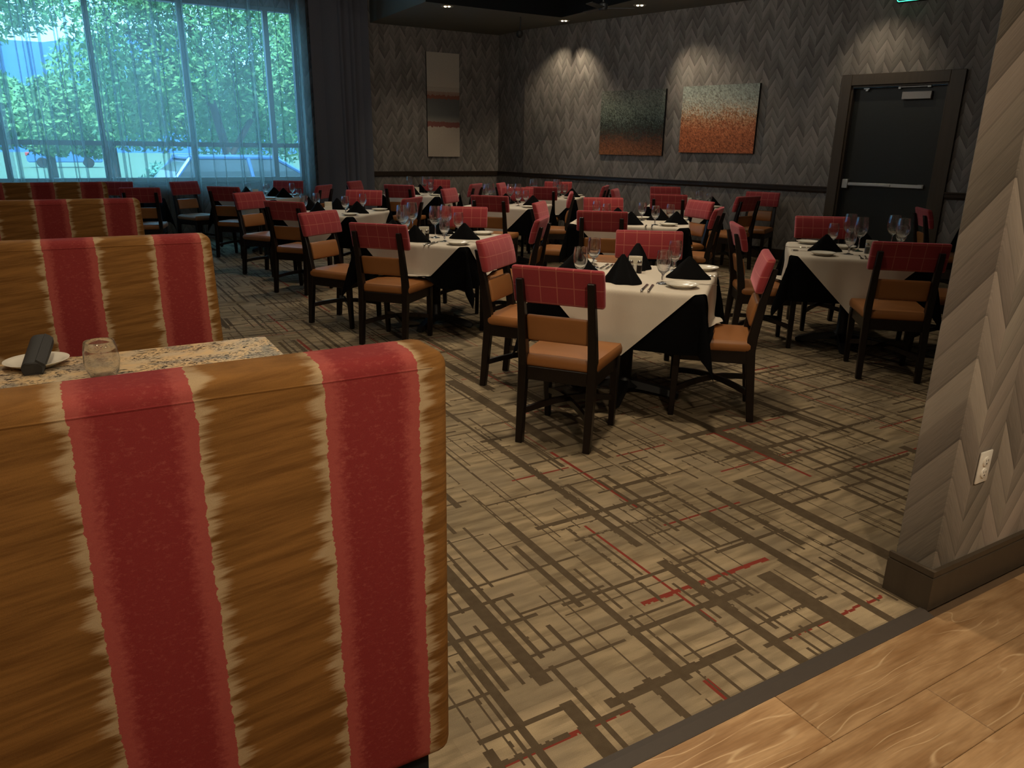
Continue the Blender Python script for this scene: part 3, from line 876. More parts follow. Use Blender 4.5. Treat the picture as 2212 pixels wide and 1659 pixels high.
def napkin_mesh(wd, dp, h, wav):
    bm = bmesh.new()
    n = 36
    def ring(f, z):
        out = []
        for i in range(n):
            a = 2*math.pi*i/n
            c, s_ = math.cos(a), math.sin(a)
            # lens-shaped footprint with soft folds
            rx = wd*(abs(c)**0.9)*(1 if c >= 0 else -1)
            ry = dp*(abs(s_)**1.0)*(1 if s_ >= 0 else -1)*(1.0 + wav*math.cos(a*7))
            out.append(bm.verts.new((rx*f, ry*(f**0.8), z)))
        return out
    rings = [ring(1.0, 0.0), ring(0.98, 0.010), ring(0.72, h*0.30), ring(0.46, h*0.58), ring(0.22, h*0.83), ring(0.06, h*0.98)]
    bm.faces.new(rings[0][::-1])
    for a, b in zip(rings, rings[1:]):
        for i in range(n): bm.faces.new((a[i], a[(i + 1) % n], b[(i + 1) % n], b[i]))
    bm.faces.new(rings[-1])
    return bm
NAPKIN = proto('folded_napkin', napkin_mesh(0.135, 0.045, 0.135, 0.06), M['napkin'])
NAPKIN2 = proto('folded_napkin_cone', napkin_mesh(0.125, 0.085, 0.165, 0.16), M['napkin'])

def knife_mesh():
    bm = bmesh.new()
    add_box(bm, (-0.105, -0.007, 0.0015), (-0.010, 0.007, 0.0075), 0.0025, 1)
    add_prism(bm, [(-0.010, -0.006), (0.085, -0.009), (0.105, -0.004), (0.112, 0.004), (0.10, 0.007), (-0.010, 0.006)], 2, 0.003, 0.0048)
    return bm
def fork_mesh():
    bm = bmesh.new()
    add_prism(bm, [(-0.10, -0.007), (-0.05, -0.004), (0.04, -0.003), (0.055, -0.011), (0.065, -0.0125), (0.065, 0.0125), (0.055, 0.011), (0.04, 0.003), (-0.05, 0.004), (-0.10, 0.007)], 2, 0.002, 0.0042)
    for k in range(4):
        y = -0.0115 + k*0.0067
        add_box(bm, (0.065, y, 0.002), (0.108, y + 0.0032, 0.0042))
    return bm
def spoon_mesh():
    bm = bmesh.new()
    add_prism(bm, [(-0.10, -0.007), (-0.05, -0.004), (0.04, -0.003), (0.04, 0.003), (-0.05, 0.004), (-0.10, 0.007)], 2, 0.002, 0.0042)
    b = bmesh.new(); bmesh.ops.create_uvsphere(b, u_segments=14, v_segments=8, radius=1.0)
    merge(bm, b, 0, Matrix.Translation((0.062, 0, 0.006)) @ Matrix.Diagonal((0.028, 0.018, 0.004, 1)))
    return bm
KNIFE = proto('dinner_knife', knife_mesh(), M['steel']); FORK = proto('dinner_fork', fork_mesh(), M['steel']); SPOON = proto('teaspoon', spoon_mesh(), M['steel'])

def make_caddy():
    t = empty('condiment_caddy')
    bm = bmesh.new()
    add_box(bm, (-0.042, -0.018, 0.0), (0.042, 0.022, 0.006), 0.002, 1)
    add_box(bm, (-0.042, 0.018, 0.0), (0.042, 0.022, 0.098), 0.002, 1); add_box(bm, (-0.042, -0.018, 0.0), (0.042, -0.014, 0.05), 0.002, 1)
    add_box(bm, (-0.042, -0.018, 0.0), (-0.038, 0.022, 0.05), 0.001, 1); add_box(bm, (0.038, -0.018, 0.0), (0.042, 0.022, 0.05), 0.001, 1)
    mesh_obj('holder', bm, M['china'], t)
    for k in range(5):
        o = box('sugar_packet', (-0.032, -0.0012, 0.0), (0.032, 0.0012, 0.085), M['white_card'], t); o.location = (0, -0.010 + k*0.0055, 0.007)
    return t
CADDY = make_caddy()
def make_shaker(fill):
    t = empty('salt_shaker' if fill == 'salt' else 'pepper_shaker')
    bm = bmesh.new(); add_lathe(bm, [(0.0, 0.002), (0.015, 0.002), (0.0165, 0.0), (0.0165, 0.05), (0.013, 0.060)], 14); mesh_obj('shaker_glass', bm, M['glass'], t)
    bm = bmesh.new(); add_lathe(bm, [(0.0, 0.003), (0.014, 0.003), (0.0145, 0.045), (0.0, 0.045)], 12); mesh_obj('filling', bm, M[fill], t)
    bm = bmesh.new(); add_lathe(bm, [(0.0138, 0.058), (0.0145, 0.066), (0.012, 0.075), (0.005, 0.079), (0.0, 0.079)], 14); mesh_obj('shaker_cap', bm, M['steel'], t)
    return t
SALT, PEPPER = make_shaker('salt'), make_shaker('pepper')
FIRST = {}
def place_tree(src, loc, rz):
    if src not in FIRST: FIRST[src] = 1; o = src
    else: o = copy_tree(src)
    o.location = loc; o.rotation_euler = (0, 0, rz)
    return o

# ------------------------------------------------------------------ dining chair prototype (faces +Y)
def make_chair():
    t = empty('dining_chair')
    for sx in (-1, 1):
        x = sx*0.187
        bm = bmesh.new()
        add_sweep(bm, [((x*1.0, -0.245, 0.0), 0.019, 0.020), ((x, -0.222, 0.24), 0.021, 0.024), ((x, -0.205, 0.42), 0.022, 0.027), ((x, -0.210, 0.50), 0.022, 0.027), ((x*0.99, -0.243, 0.70), 0.020, 0.021), ((x*0.985, -0.288, 0.885), 0.019, 0.014)])
        mesh_obj('leg', bm, M['chairwood'], t)
    for sx in (-1, 1):
        bm = bmesh.new(); add_sweep(bm, [((sx*0.192, 0.205, 0.0), 0.016, 0.016), ((sx*0.196, 0.200, 0.25), 0.020, 0.020), ((sx*0.198, 0.197, 0.415), 0.022, 0.022)])
        mesh_obj('leg', bm, M['chairwood'], t)
    bm = bmesh.new()
    for lo, hi in (((-0.19, 0.188, 0.345), (0.19, 0.208, 0.418)), ((-0.17, -0.216, 0.345), (0.17, -0.194, 0.418)), ((-0.207, -0.20, 0.345), (-0.187, 0.195, 0.418)), ((0.187, -0.20, 0.345), (0.207, 0.195, 0.418))): add_box(bm, lo, hi, 0.003, 1)
    mesh_obj('seat_frame', bm, M['chairwood'], t, smooth=False)
    for s_ in (-1, 1):
        bm = bmesh.new()
        pts = []
        for k in range(7):
            f = k/6
            pts.append((s_*(-0.185 + 0.375*f), -0.222 + 0.42*f, 0.165 + 0.035*math.sin(math.pi*f) + (0.004 if s_ > 0 else -0.004)))
        for a, b in zip(pts, pts[1:]):
            A, B = Vector(a), Vector(b); dd = (B - A); ln = dd.length
            mt = Matrix.Translation(A) @ dd.to_track_quat('X', 'Z').to_matrix().to_4x4()
            add_box(bm, (-0.004, -0.010, -0.016), (ln + 0.004, 0.010, 0.016), 0.0, 1, mtx=mt)
        mesh_obj('stretcher', bm, M['chairwood'], t, smooth=False)
    bm = bmesh.new(); add_box(bm, (-0.228, -0.215, 0.412), (0.228, 0.235, 0.478), 0.024, 3)
    for v in bm.verts:
        if v.co.z > 0.44:
            v.co.z += 0.016*(1 - (v.co.x/0.23)**2)*(1 - ((v.co.y - 0.01)/0.225)**2)
        if v.co.y < -0.12: v.co.x *= 0.93
    bmesh.ops.subdivide_edges(bm, edges=[e for e in bm.edges if e.calc_length() > 0.2], cuts=4, use_grid_fill=True)
    for v in bm.verts:
        if v.co.z > 0.47: v.co.z = 0.478 + 0.018*(1 - min(1, abs(v.co.x/0.21))**2)*(1 - min(1, abs((v.co.y - 0.01)/0.21))**2)
    mesh_obj('seat', bm, M['leather'], t)
    def pad(name, w, z0, z1, yb0, thick, lean, mat, bulge):
        b = bmesh.new(); add_box(b, (-w, 0, z0), (w, thick, z1), 0.013, 3)
        bmesh.ops.subdivide_edges(b, edges=[e for e in b.edges if e.calc_length() > 0.08], cuts=5, use_grid_fill=True)
        for v in b.verts:
            zt = (v.co.z - z0)/(z1 - z0)*2 - 1
            if v.co.y > thick*0.5: v.co.y += bulge*(1 - min(1, abs(zt))**2)*(1 - 0.5*(v.co.x/w)**2)
            v.co.y += yb0 - lean*(v.co.z - z0)
        return mesh_obj(name, b, mat, t)
    pad('headrest', 0.236, 0.752, 0.945, -0.233, 0.042, 0.26, M['plaid'], 0.016)
    pad('lumbar_pad', 0.167, 0.555, 0.695, -0.215, 0.032, 0.20, M['leather'], 0.012)
    return t
CHAIR = make_chair()

# ------------------------------------------------------------------ table + cloths
TOP = 0.745
def cloth(name, inside, hu, hv, half, diamond, top, gap, tucks, mat, seed):
    """square cloth laid on a table (half-sizes hu, hv); diamond: turned 45 degrees"""
    rnd = random.Random(seed)
    n = 100 if diamond else 52
    bm = bmesh.new()
    rad = 0.018
    p1, p2 = rnd.random()*6, rnd.random()*6
    def place(p, q):
        dp, dq = abs(p) - hu, abs(q) - hv
        sp_, sq = (1 if p >= 0 else -1), (1 if q >= 0 else -1)
        wob = 0.0015*math.sin(p*9 + p1) + 0.001*math.sin(q*11 + p2)
        if dp <= 0 and dq <= 0: return Vector((p, q, top + gap))
        def hang(s):
            # arc over the edge, then down: returns (out, drop)
            q_ = rad*math.pi/2
            if s < q_:
                a = s/rad; return rad*math.sin(a) - 0.0, rad*(1 - math.cos(a))
            return rad, rad + (s - q_)
        def seat_fix(side, tcoord, out, drop):
            for (sd, tc, s0) in tucks:
                if sd == side:
                    k = 1 - min(1, max(0, (abs(tcoord - tc) - 0.22)/0.10))
                    lim = top - 0.508
                    if k > 0 and drop > lim:
                        ex = drop - lim
                        return out + ex*k*0.4, drop - ex*k
            return out, drop
        if dp > 0 and dq <= 0:
            o_, d_ = hang(dp); f = min(1, d_/0.25)
            o_, d_ = seat_fix(('u', sp_), q, o_, d_)
            o_ += f*(0.010*math.sin(q*13 + p1) + 0.006*math.sin(q*29 + p2) + 0.012)
            return Vector((sp_*(hu - rad + rad + o_ - rad + gap), q, top + gap - d_))
        if dq > 0 and dp <= 0:
            o_, d_ = hang(dq); f = min(1, d_/0.25)
            o_, d_ = seat_fix(('v', sq), p, o_, d_)
            o_ += f*(0.010*math.sin(p*12 + p2) + 0.006*math.sin(p*27 + p1) + 0.012)
            return Vector((p, sq*(hv + o_ - rad + gap), top + gap - d_))
        rho = math.hypot(dp, dq); phi = math.atan2(dq, dp)
        o_, d_ = hang(rho); f = min(1, rho/0.25)
        fl = 0.24*max(0.0, math.sin(2*phi))**1.2*(1 + 0.25*math.sin(4*phi + p1))
        oo = o_ - rad + gap + f*0.012
        flare = fl*max(0.0, rho - 0.02)
        dd = d_*(1 - fl*fl*0.45)
        return Vector((sp_*(hu + (oo + flare)*math.cos(phi)), sq*(hv + (oo + flare)*math.sin(phi)), top + gap - dd))
    L2 = half
    grid = []
    for i in range(n + 1):
        rowv = []
        for j in range(n + 1):
            a, b = -L2 + 2*L2*i/n, -L2 + 2*L2*j/n
            p, q = ((a + b)/math.sqrt(2), (b - a)/math.sqrt(2)) if diamond else (a, b)
            rowv.append(bm.verts.new(place(p, q)))
        grid.append(rowv)
    for i in range(n):
        for j in range(n): bm.faces.new((grid[i][j], grid[i + 1][j], grid[i + 1][j + 1], grid[i][j + 1]))
    return mesh_obj(name, bm, mat)

TN = {'T1': 'the nearest table', 'T2': 'the second table of the left row', 'T3': 'the third table of the left row', 'T4': 'the left-row table by the window',
      'T8': 'the first table of the middle row', 'T6': 'the second table of the middle row', 'T5': 'the table below the tall painting', 'T7': 'the table in the far corner',
      'T9': 'the table below the rust orange painting', 'T10': 'the table before the black door', 'T11': 'the small table behind the booths', 'T12': 'the table hidden by the partition'}
# centre, half sizes, rotation of the table's far-going axis
UA = 40.94
TB = {'T1': (2.924, 3.555, 0.48, 0.48, UA), 'T2': (2.65, 5.85, 0.48, 0.48, UA), 'T3': (2.64, 8.60, 0.48, 0.48, UA + 1), 'T4': (2.45, 11.42, 0.48, 0.48, UA + 4),
      'T5': (4.93, 11.36, 0.48, 0.48, UA + 2), 'T6': (5.08, 8.82, 0.48, 0.48, UA), 'T7': (6.62, 10.13, 0.46, 0.46, UA + 5), 'T8': (5.15, 6.32, 0.48, 0.60, UA + 6),
      'T9': (7.42, 7.97, 0.48, 0.48, UA + 4), 'T10': (5.28, 3.72, 0.48, 0.48, UA + 1), 'T11': (0.72, 11.55, 0.33, 0.33, UA + 20), 'T12': (8.36, 4.02, 0.46, 0.46, UA)}
CH = {'T1': [('near', 2.21, 3.15, 37), ('left', 2.49, 4.03, -53), ('far', 3.39, 3.93, -127), ('right', 3.19, 3.09, 136)],
      'T2': [('near', 2.15, 5.5, 41), ('left', 1.99, 6.29, -57), ('far', 3.13, 6.35, -125), ('right', 3.18, 5.46, 137)],
      'T3': [('near', 2.07, 7.95, 40), ('left', 2.0, 9.18, -55), ('far', 3.15, 9.23, -125), ('right', 3.1, 8.15, 132)],
      'T4': [('near', 2.02, 10.93, 47), ('left', 1.64, 12.05, -60), ('far', 2.84, 11.92, -122), ('right', 2.93, 10.98, 138)],
      'T5': [('near', 4.42, 10.77, 44), ('left', 4.19, 11.65, -44), ('far', 5.36, 11.84, -120), ('right', 5.30, 10.84, 132)],
      'T6': [('near', 4.52, 8.14, 42), ('left', 4.70, 9.32, -48), ('far', 5.46, 9.34, -135), ('right', 5.53, 8.45, 146)],
      'T7': [('near', 6.2, 9.71, 50), ('left', 6.26, 10.62, -43), ('far', 7.1, 10.72, -130), ('right', 7.05, 9.72, 134)],
      'T8': [('near', 4.43, 5.84, 48), ('left', 4.51, 6.68, -46), ('far', 5.34, 7.01, -118), ('right', 5.46, 5.73, 127), ('corner', 5.98, 6.46, 171)],
      'T9': [('near', 6.87, 7.64, 42), ('left', 6.97, 8.56, -47), ('far', 7.88, 8.81, -118), ('right', 7.42, 7.10, 97), ('corner', 8.21, 7.39, 205)],
      'T10': [('near', 4.87, 3.08, 46), ('left', 4.75, 4.11, -37), ('far', 5.67, 4.25, -125), ('right', 5.72, 3.22, 134)],
      'T12': [('left', 7.93, 4.54, -43), ('far', 8.82, 4.45, -132)],
      'T11': [('near', 0.85, 10.95, 78), ('far', 0.53, 12.15, -110)]}
SEEN = {'near': 'seen from behind', 'far': 'facing the camera', 'left': 'seat turned toward the room', 'right': 'seen from the side', 'corner': 'set askew'}
def make_table(hu, hv):
    t = empty('dining_table')
    box('tabletop', (-hu + 0.006, -hv + 0.006, 0.715), (hu - 0.006, hv - 0.006, TOP), M['tabletop'], t, 0.006, 1)
    bm = bmesh.new(); add_lathe(bm, [(0.0, 0.05), (0.10, 0.06), (0.06, 0.085), (0.042, 0.12), (0.042, 0.70), (0.0, 0.70)], 18); mesh_obj('column', bm, M['iron'], t)
    for k in range(4):
        bm = bmesh.new()
        pts = [(0.02, 0, 0.075), (0.12, 0, 0.065), (0.25, 0, 0.045), (0.32, 0, 0.030), (0.345, 0, 0.022)]
        secs = []
        b = bmesh.new(); prev = None
        for (x, y, z), hw, hz in zip(pts, (0.04, 0.038, 0.036, 0.034, 0.022), (0.025, 0.022, 0.02, 0.018, 0.012)):
            ring = [b.verts.new((x, sy*hw, max(0.0, z + sz*hz))) for sy, sz in ((-1, -1), (1, -1), (0.75, 1), (-0.75, 1))]
            if prev:
                for i in range(4): b.faces.new((prev[i], prev[(i + 1) % 4], ring[(i + 1) % 4], ring[i]))
            else: b.faces.new(ring[::-1])
            prev = ring
        b.faces.new(prev)
        bmesh.ops.recalc_face_normals(b, faces=b.faces[:])
        merge(bm, b)
        add_lathe(bm, [(0.0, 0.0), (0.02, 0.0), (0.018, 0.03), (0.0, 0.03)], 10, (0.315, 0, 0))
        o = mesh_obj('foot', bm, M['iron'], t); o.rotation_euler = (0, 0, k*math.pi/2)
    return t
for ti, (tk, (tx, ty, hu, hv, ua)) in enumerate(TB.items()):
    T = make_table(hu, hv); T.location = (tx, ty, 0); T.rotation_euler = (0, 0, R(ua))
    nm = TN[tk]
    if tk == 'T11': tag(T, 'small pedestal table behind the booths, laid with dark cloth', 'table', 'pedestal dining tables')
    else: tag(T, 'black cross-foot pedestal table under the cloths of ' + nm, 'table', 'pedestal dining tables')
    Minv = Matrix.Rotation(R(-ua), 2)
    def clear_of(x, y):
        l = Minv @ Vector((x - tx, y - ty))
        if abs(l.x)/hu > abs(l.y)/hv: need = hu + 0.27 - abs(l.x); dv = Vector((1 if l.x > 0 else -1, 0))
        else: need = hv + 0.27 - abs(l.y); dv = Vector((0, 1 if l.y > 0 else -1))
        w_ = Matrix.Rotation(R(ua), 2) @ dv
        k = min(0.07, max(0.0, need))
        return x + w_.x*k, y + w_.y*k
    tucks = []
    for (side, x, y, phi) in CH[tk]:
        if tk in ('T3', 'T4', 'T5'): x, y = clear_of(x, y)
        o = place_tree(CHAIR, (x, y, 0), R(phi - 90))
        side_txt = {'near': 'on the near side', 'far': 'on the far side', 'left': 'on the left side', 'right': 'on the right side', 'corner': 'askew at the far corner'}[side]
        tag(o, 'red plaid chair %s of %s' % (side_txt, nm), 'chair', 'red plaid dining chairs')
        l = Minv @ Vector((x - tx, y - ty))
        if abs(l.x)/hu > abs(l.y)/hv: sd, tc, dist, h = ('u', 1 if l.x > 0 else -1), l.y, abs(l.x), hu
        else: sd, tc, dist, h = ('v', 1 if l.y > 0 else -1), l.x, abs(l.y), hv
        if dist - 0.24 < h + 0.01: tucks.append((sd, tc, 0))
    bl = cloth('undercloth', None, hu, hv, min(hu, hv) + 0.34, False, TOP, 0.004, tucks, M['black_cloth'], ti*3 + 2)
    if abs(hu - hv) > 0.01: pass
    bl.location = (tx, ty, 0); bl.rotation_euler = (0, 0, R(ua))
    tag(bl, 'black undercloth with pointed corners hanging from ' + nm, 'tablecloth', 'black undercloths')
    if tk != 'T11':
        wc = cloth('tablecloth', None, hu, hv, (0.92 if tk != 'T8' else 1.0)*math.sqrt(2)/2, True, TOP, 0.010, tucks, M['linen'], ti*3 + 2)
        wc.location = (tx, ty, 0); wc.rotation_euler = (0, 0, R(ua))
        tag(wc, 'white diagonal tablecloth over the black cloth on ' + nm, 'tablecloth', 'white diagonal tablecloths')

# ------------------------------------------------------------------ tableware on the tables: (kind, along far axis, along left axis, turn)
CAN = [('n', -0.28, 0.0, 90), ('n', 0.0, -0.30, 0), ('n', 0.29, 0.0, 90), ('n', 0.0, 0.30, 0), ('g', -0.23, 0.26), ('g', -0.21, -0.23), ('g', 0.27, -0.22), ('g', 0.24, 0.26), ('p', -0.30, -0.36), ('p', 0.36, -0.33), ('p', 0.33, 0.36), ('p', -0.36, 0.30)]
ITEMS = {
 'T1': [('g', -0.26, 0.26), ('g', 0.23, 0.29), ('g', -0.21, -0.22), ('g', 0.30, -0.22), ('N', -0.25, 0.01, 65), ('n', 0.04, -0.34, 8), ('n', 0.05, 0.35, -20), ('N', 0.31, 0.02, 12), ('p', -0.285, -0.34), ('p', 0.41, -0.40), ('p', 0.36, 0.39), ('k', -0.385, -0.145, 0), ('k', -0.385, -0.18, 2), ('k', 0.29, 0.23, 178), ('k', 0.29, 0.195, 180), ('f', -0.15, -0.425, 92), ('k', 0.17, -0.43, 90), ('c', 0.16, 0.005), ('x',)],
 'T2': [('w', -0.02, -0.01), ('w', 0.17, -0.03), ('g', -0.22, -0.19), ('g', 0.285, -0.10), ('w', -0.06, 0.27), ('w', 0.25, 0.33), ('g', 0.10, 0.34), ('t', -0.12, 0.38), ('n', 0.01, -0.27, 0), ('n', -0.33, 0.02, 70), ('n', 0.27, 0.08, 90), ('n', 0.03, 0.40, 0), ('p', -0.36, -0.37), ('p', 0.39, -0.29), ('p', -0.38, 0.38), ('k', -0.40, -0.135, 0), ('k', -0.40, -0.17, 3), ('f', -0.16, -0.42, 92), ('c', -0.10, 0.045), ('x',)],
 'T3': [('g', -0.18, -0.25), ('g', 0.33, -0.19), ('g', 0.19, 0.35), ('g', -0.25, 0.24), ('n', -0.04, -0.32, 0), ('n', 0.32, 0.15, 90), ('n', 0.05, 0.36, 0), ('n', -0.31, 0.02, 90), ('p', -0.33, -0.39), ('p', 0.38, -0.38), ('p', -0.37, 0.33), ('c', 0.15, 0.17)],
 'T4': [('g', 0.19, 0.35), ('g', -0.06, -0.11), ('g', 0.27, -0.33), ('t', 0.36, -0.38), ('n', 0.16, -0.10, 0), ('n', 0.03, -0.33, 0), ('n', 0.06, 0.30, 0), ('n', -0.31, 0.05, 90), ('p', 0.38, -0.25), ('p', -0.35, -0.35), ('c', 0.09, 0.17)],
 'T5': [('w', 0.20, 0.30), ('w', 0.31, 0.06), ('w', 0.34, 0.01), ('t', -0.20, 0.36), ('g', 0.03, -0.15), ('n', 0.06, -0.30, 0), ('n', 0.34, 0.16, 90), ('n', -0.22, 0.05, 90), ('p', -0.32, -0.36), ('p', 0.37, -0.28), ('k', -0.36, -0.20, 0), ('c', 0.12, 0.14)],
 'T6': [('w', 0.03, 0.32), ('w', 0.24, 0.34), ('t', -0.13, 0.37), ('w', 0.22, 0.05), ('w', 0.33, -0.02), ('g', -0.06, -0.16), ('g', 0.13, -0.21), ('n', 0.10, -0.30, 0), ('n', 0.32, 0.15, 90), ('n', -0.30, 0.05, 90), ('p', -0.30, -0.37), ('p', 0.37, -0.33), ('c', 0.10, 0.18)],
 'T7': [('w', -0.05, 0.30), ('w', 0.09, 0.30), ('t', -0.18, 0.34), ('w', 0.10, -0.05), ('w', 0.20, -0.07), ('g', -0.06, -0.13), ('g', 0.03, -0.21), ('n', 0.08, -0.31, 0), ('n', 0.30, 0.02, 90), ('n', -0.30, 0.05, 90), ('p', 0.34, -0.36), ('p', -0.33, -0.33)],
 'T8': [('g', 0.22, 0.40), ('g', -0.16, 0.25), ('g', 0.20, -0.10), ('g', -0.24, -0.26), ('g', 0.06, -0.40), ('n', 0.16, 0.16, 0), ('n', -0.10, -0.47, 0), ('n', 0.30, -0.28, 40), ('n', -0.32, -0.02, 70), ('p', -0.30, -0.40), ('p', 0.34, -0.50), ('p', 0.38, -0.10), ('p', -0.32, 0.46), ('k', -0.42, -0.18, 0), ('k', -0.42, -0.24, 0), ('f', 0.02, -0.55, 90), ('c', -0.02, 0.02), ('x',)],
 'T9': [('g', 0.10, -0.18), ('g', 0.30, -0.20), ('g', -0.20, -0.33), ('t', 0.28, 0.25), ('n', -0.02, -0.37, 20), ('n', -0.32, 0.28, 60), ('n', 0.32, 0.02, 90), ('p', 0.20, -0.30), ('p', -0.30, -0.42), ('p', 0.37, 0.36), ('c', 0.10, -0.05)],
 'T10': [('w', 0.30, 0.02), ('w', 0.01, -0.03), ('g', -0.22, 0.06), ('g', 0.20, 0.15), ('w', 0.34, -0.31), ('w', 0.04, -0.33), ('g', 0.24, -0.36), ('t', -0.36, -0.38), ('n', -0.11, 0.22, -25), ('n', 0.28, -0.09, 90), ('p', -0.36, 0.25), ('p', 0.38, 0.32), ('p', 0.15, 0.06), ('k', 0.05, 0.41, 92), ('s', -0.17, 0.38, 92), ('f', -0.37, -0.01, 180), ('f', -0.37, -0.045, 178), ('c', -0.07, -0.11), ('x',)],
 'T12': CAN[:],
}
KINDS = {'g': (GOBLET, 'water_goblet', 'stemmed water goblet', 'glass', 'water goblets on the set tables'), 'w': (WINE, 'wine_glass', 'tall balloon wine glass', 'glass', 'wine glasses on the set tables'),
         't': (TUMBLER, 'stemless_tumbler', 'stemless tumbler', 'glass', 'tumblers'), 'p': (PLATE, 'bread_plate', 'cream china bread plate', 'plate', 'bread plates'),
         'n': (NAPKIN, 'folded_napkin', 'tented black napkin', 'napkin', 'black folded napkins'), 'N': (NAPKIN2, 'folded_napkin', 'pleated black napkin cone', 'napkin', 'black folded napkins'),
         'k': (KNIFE, 'dinner_knife', 'steel dinner knife', 'knife', 'dinner knives'), 'f': (FORK, 'dinner_fork', 'steel dinner fork', 'fork', 'dinner forks'), 's': (SPOON, 'teaspoon', 'steel teaspoon', 'spoon', 'teaspoons')}
ZI = TOP + 0.0105
for tk, lst in ITEMS.items():
    tx, ty, hu, hv, ua = TB[tk]
    ca, sa = math.cos(R(ua)), math.sin(R(ua))
    rad_ = {'g': 0.045, 'w': 0.055, 't': 0.05, 'p': 0.055, 'n': 0.075, 'N': 0.08, 'c': 0.055}
    lst = [list(it) for it in lst]
    if tk not in ('T1', 'T10'):
        for _ in range(30):
            for p_ in lst:
                for q_ in lst:
                    if p_ is q_ or p_[0] not in rad_ or q_[0] not in rad_: continue
                    dx_, dy_ = q_[1] - p_[1], q_[2] - p_[2]; d_ = math.hypot(dx_, dy_) or 1e-3
                    m_ = rad_[p_[0]] + rad_[q_[0]] - d_
                    if m_ > 0:
                        for it, sg_ in ((p_, -0.5), (q_, 0.5)):
                            it[1] = max(-hu + 0.08, min(hu - 0.08, it[1] + sg_*m_*dx_/d_)); it[2] = max(-hv + 0.08, min(hv - 0.08, it[2] + sg_*m_*dy_/d_))
    lst = [tuple(it) for it in lst]
    byk = {}
    rich = ('x',) in lst
    for it in lst:
        if it[0] == 'x': continue
        k, a, b = it[0], it[1], it[2]
        loc = (tx + a*ca - b*sa, ty + a*sa + b*ca, ZI)
        turn = R(ua + (it[3] if len(it) > 3 else random.uniform(0, 360)))
        if k == 'n': turn = R(ua + 95 + random.uniform(-14, 14))
        if k == 'c':
            view = math.atan2(loc[1], loc[0]) - math.pi/2
            o = place_tree(CADDY, loc, view); tag(o, 'white condiment caddy of sugar packets on ' + nm if False else 'white condiment caddy of sugar packets on ' + TN[tk], 'caddy', 'condiment caddies')
            if rich:
                vx, vy = math.cos(view), math.sin(view)
                for src, off, lab, cat in ((SALT, -0.026, 'glass salt shaker beside the caddy on ', 'salt shaker'), (PEPPER, 0.026, 'glass pepper shaker beside the caddy on ', 'pepper shaker')):
                    s_ = place_tree(src, (loc[0] + vx*off + vy*0.045, loc[1] + vy*off - vx*0.045, ZI), 0)
                    tag(s_, lab + TN[tk], cat, cat + 's')
            continue
        me, nmk, desc, cat, grp = KINDS[k]
        o = bpy.data.objects.new(nmk, me); C.objects.link(o); o.location = loc; o.rotation_euler = (0, 0, turn)
        tag(o, None, cat, grp); byk.setdefault(desc, []).append(o)
    for desc, os_ in byk.items():
        os_.sort(key=lambda o: image_x(o.location))
        n = len(os_)
        names = [''] if n == 1 else ['leftmost one', 'rightmost one'] if n == 2 else ['leftmost one'] + ['%s from the left' % w_ for w_ in ('second', 'third', 'fourth', 'fifth')[:n - 2]] + ['rightmost one']
        for o, w_ in zip(os_, names):
            o['label'] = desc + ' on ' + TN[tk] + (', ' + w_ if w_ else '')

# booth table setting
o = bpy.data.objects.new('side_plate', PLATE); C.objects.link(o); o.location = (-0.172, 2.93, 0.7605); o.scale = (1.06, 1.06, 1.0)
tag(o, 'white side plate holding a rolled charcoal napkin on the booth table', 'plate')
rn = empty('rolled_napkin', (-0.165, 2.905, 0.803)); rn.rotation_euler = (R(15), R(0), R(-10))
tag(rn, 'charcoal napkin roll lying across the white plate on the booth table', 'napkin')
bm = bmesh.new()
prev = None; nr = 20
secs = [(-0.100, 0.029), (-0.097, 0.033), (-0.04, 0.034), (0.03, 0.035), (0.092, 0.036), (0.097, 0.034)]
for y, r in secs:
    ring = [bm.verts.new((math.cos(2*math.pi*i/nr)*r*(1 + 0.03*math.sin(i*2.2)), y + 0.006*math.sin(i*0.9), math.sin(2*math.pi*i/nr)*r*0.93)) for i in range(nr)]
    if prev:
        for i in range(nr): bm.faces.new((prev[i], prev[(i + 1) % nr], ring[(i + 1) % nr], ring[i]))
    else: bm.faces.new(ring[::-1])
    prev = ring
bm.faces.new(prev)
mesh_obj('napkin_roll', bm, M['charcoal'], rn)
bm = bmesh.new(); add_prism(bm, [(0.012, 0.030), (0.034, 0.012), (0.038, 0.016), (0.016, 0.035)], 1, -0.094, 0.090); mesh_obj('napkin_flap', bm, M['charcoal'], rn)
o = bpy.data.objects.new('stemless_tumbler', TUMBLER); C.objects.link(o); o.location = (0.020, 2.655, 0.7605); o.scale = (1.2, 1.2, 1.16)
tag(o, 'clear stemless tumbler standing on the speckled booth table', 'glass', 'tumblers')
for i, (x, y, w_) in enumerate(((-0.55, 9.05, 'left'), (-0.28, 9.12, 'middle'), (0.06, 9.08, 'right'))):
    o = bpy.data.objects.new('stemless_tumbler', TUMBLER); C.objects.link(o); o.location = (x, y, 0.7605); o.scale = (1.2, 1.2, 1.9)
    tag(o, 'tumbler rim showing above the farthest striped booth, %s of three' % w_, 'glass', 'tumblers')

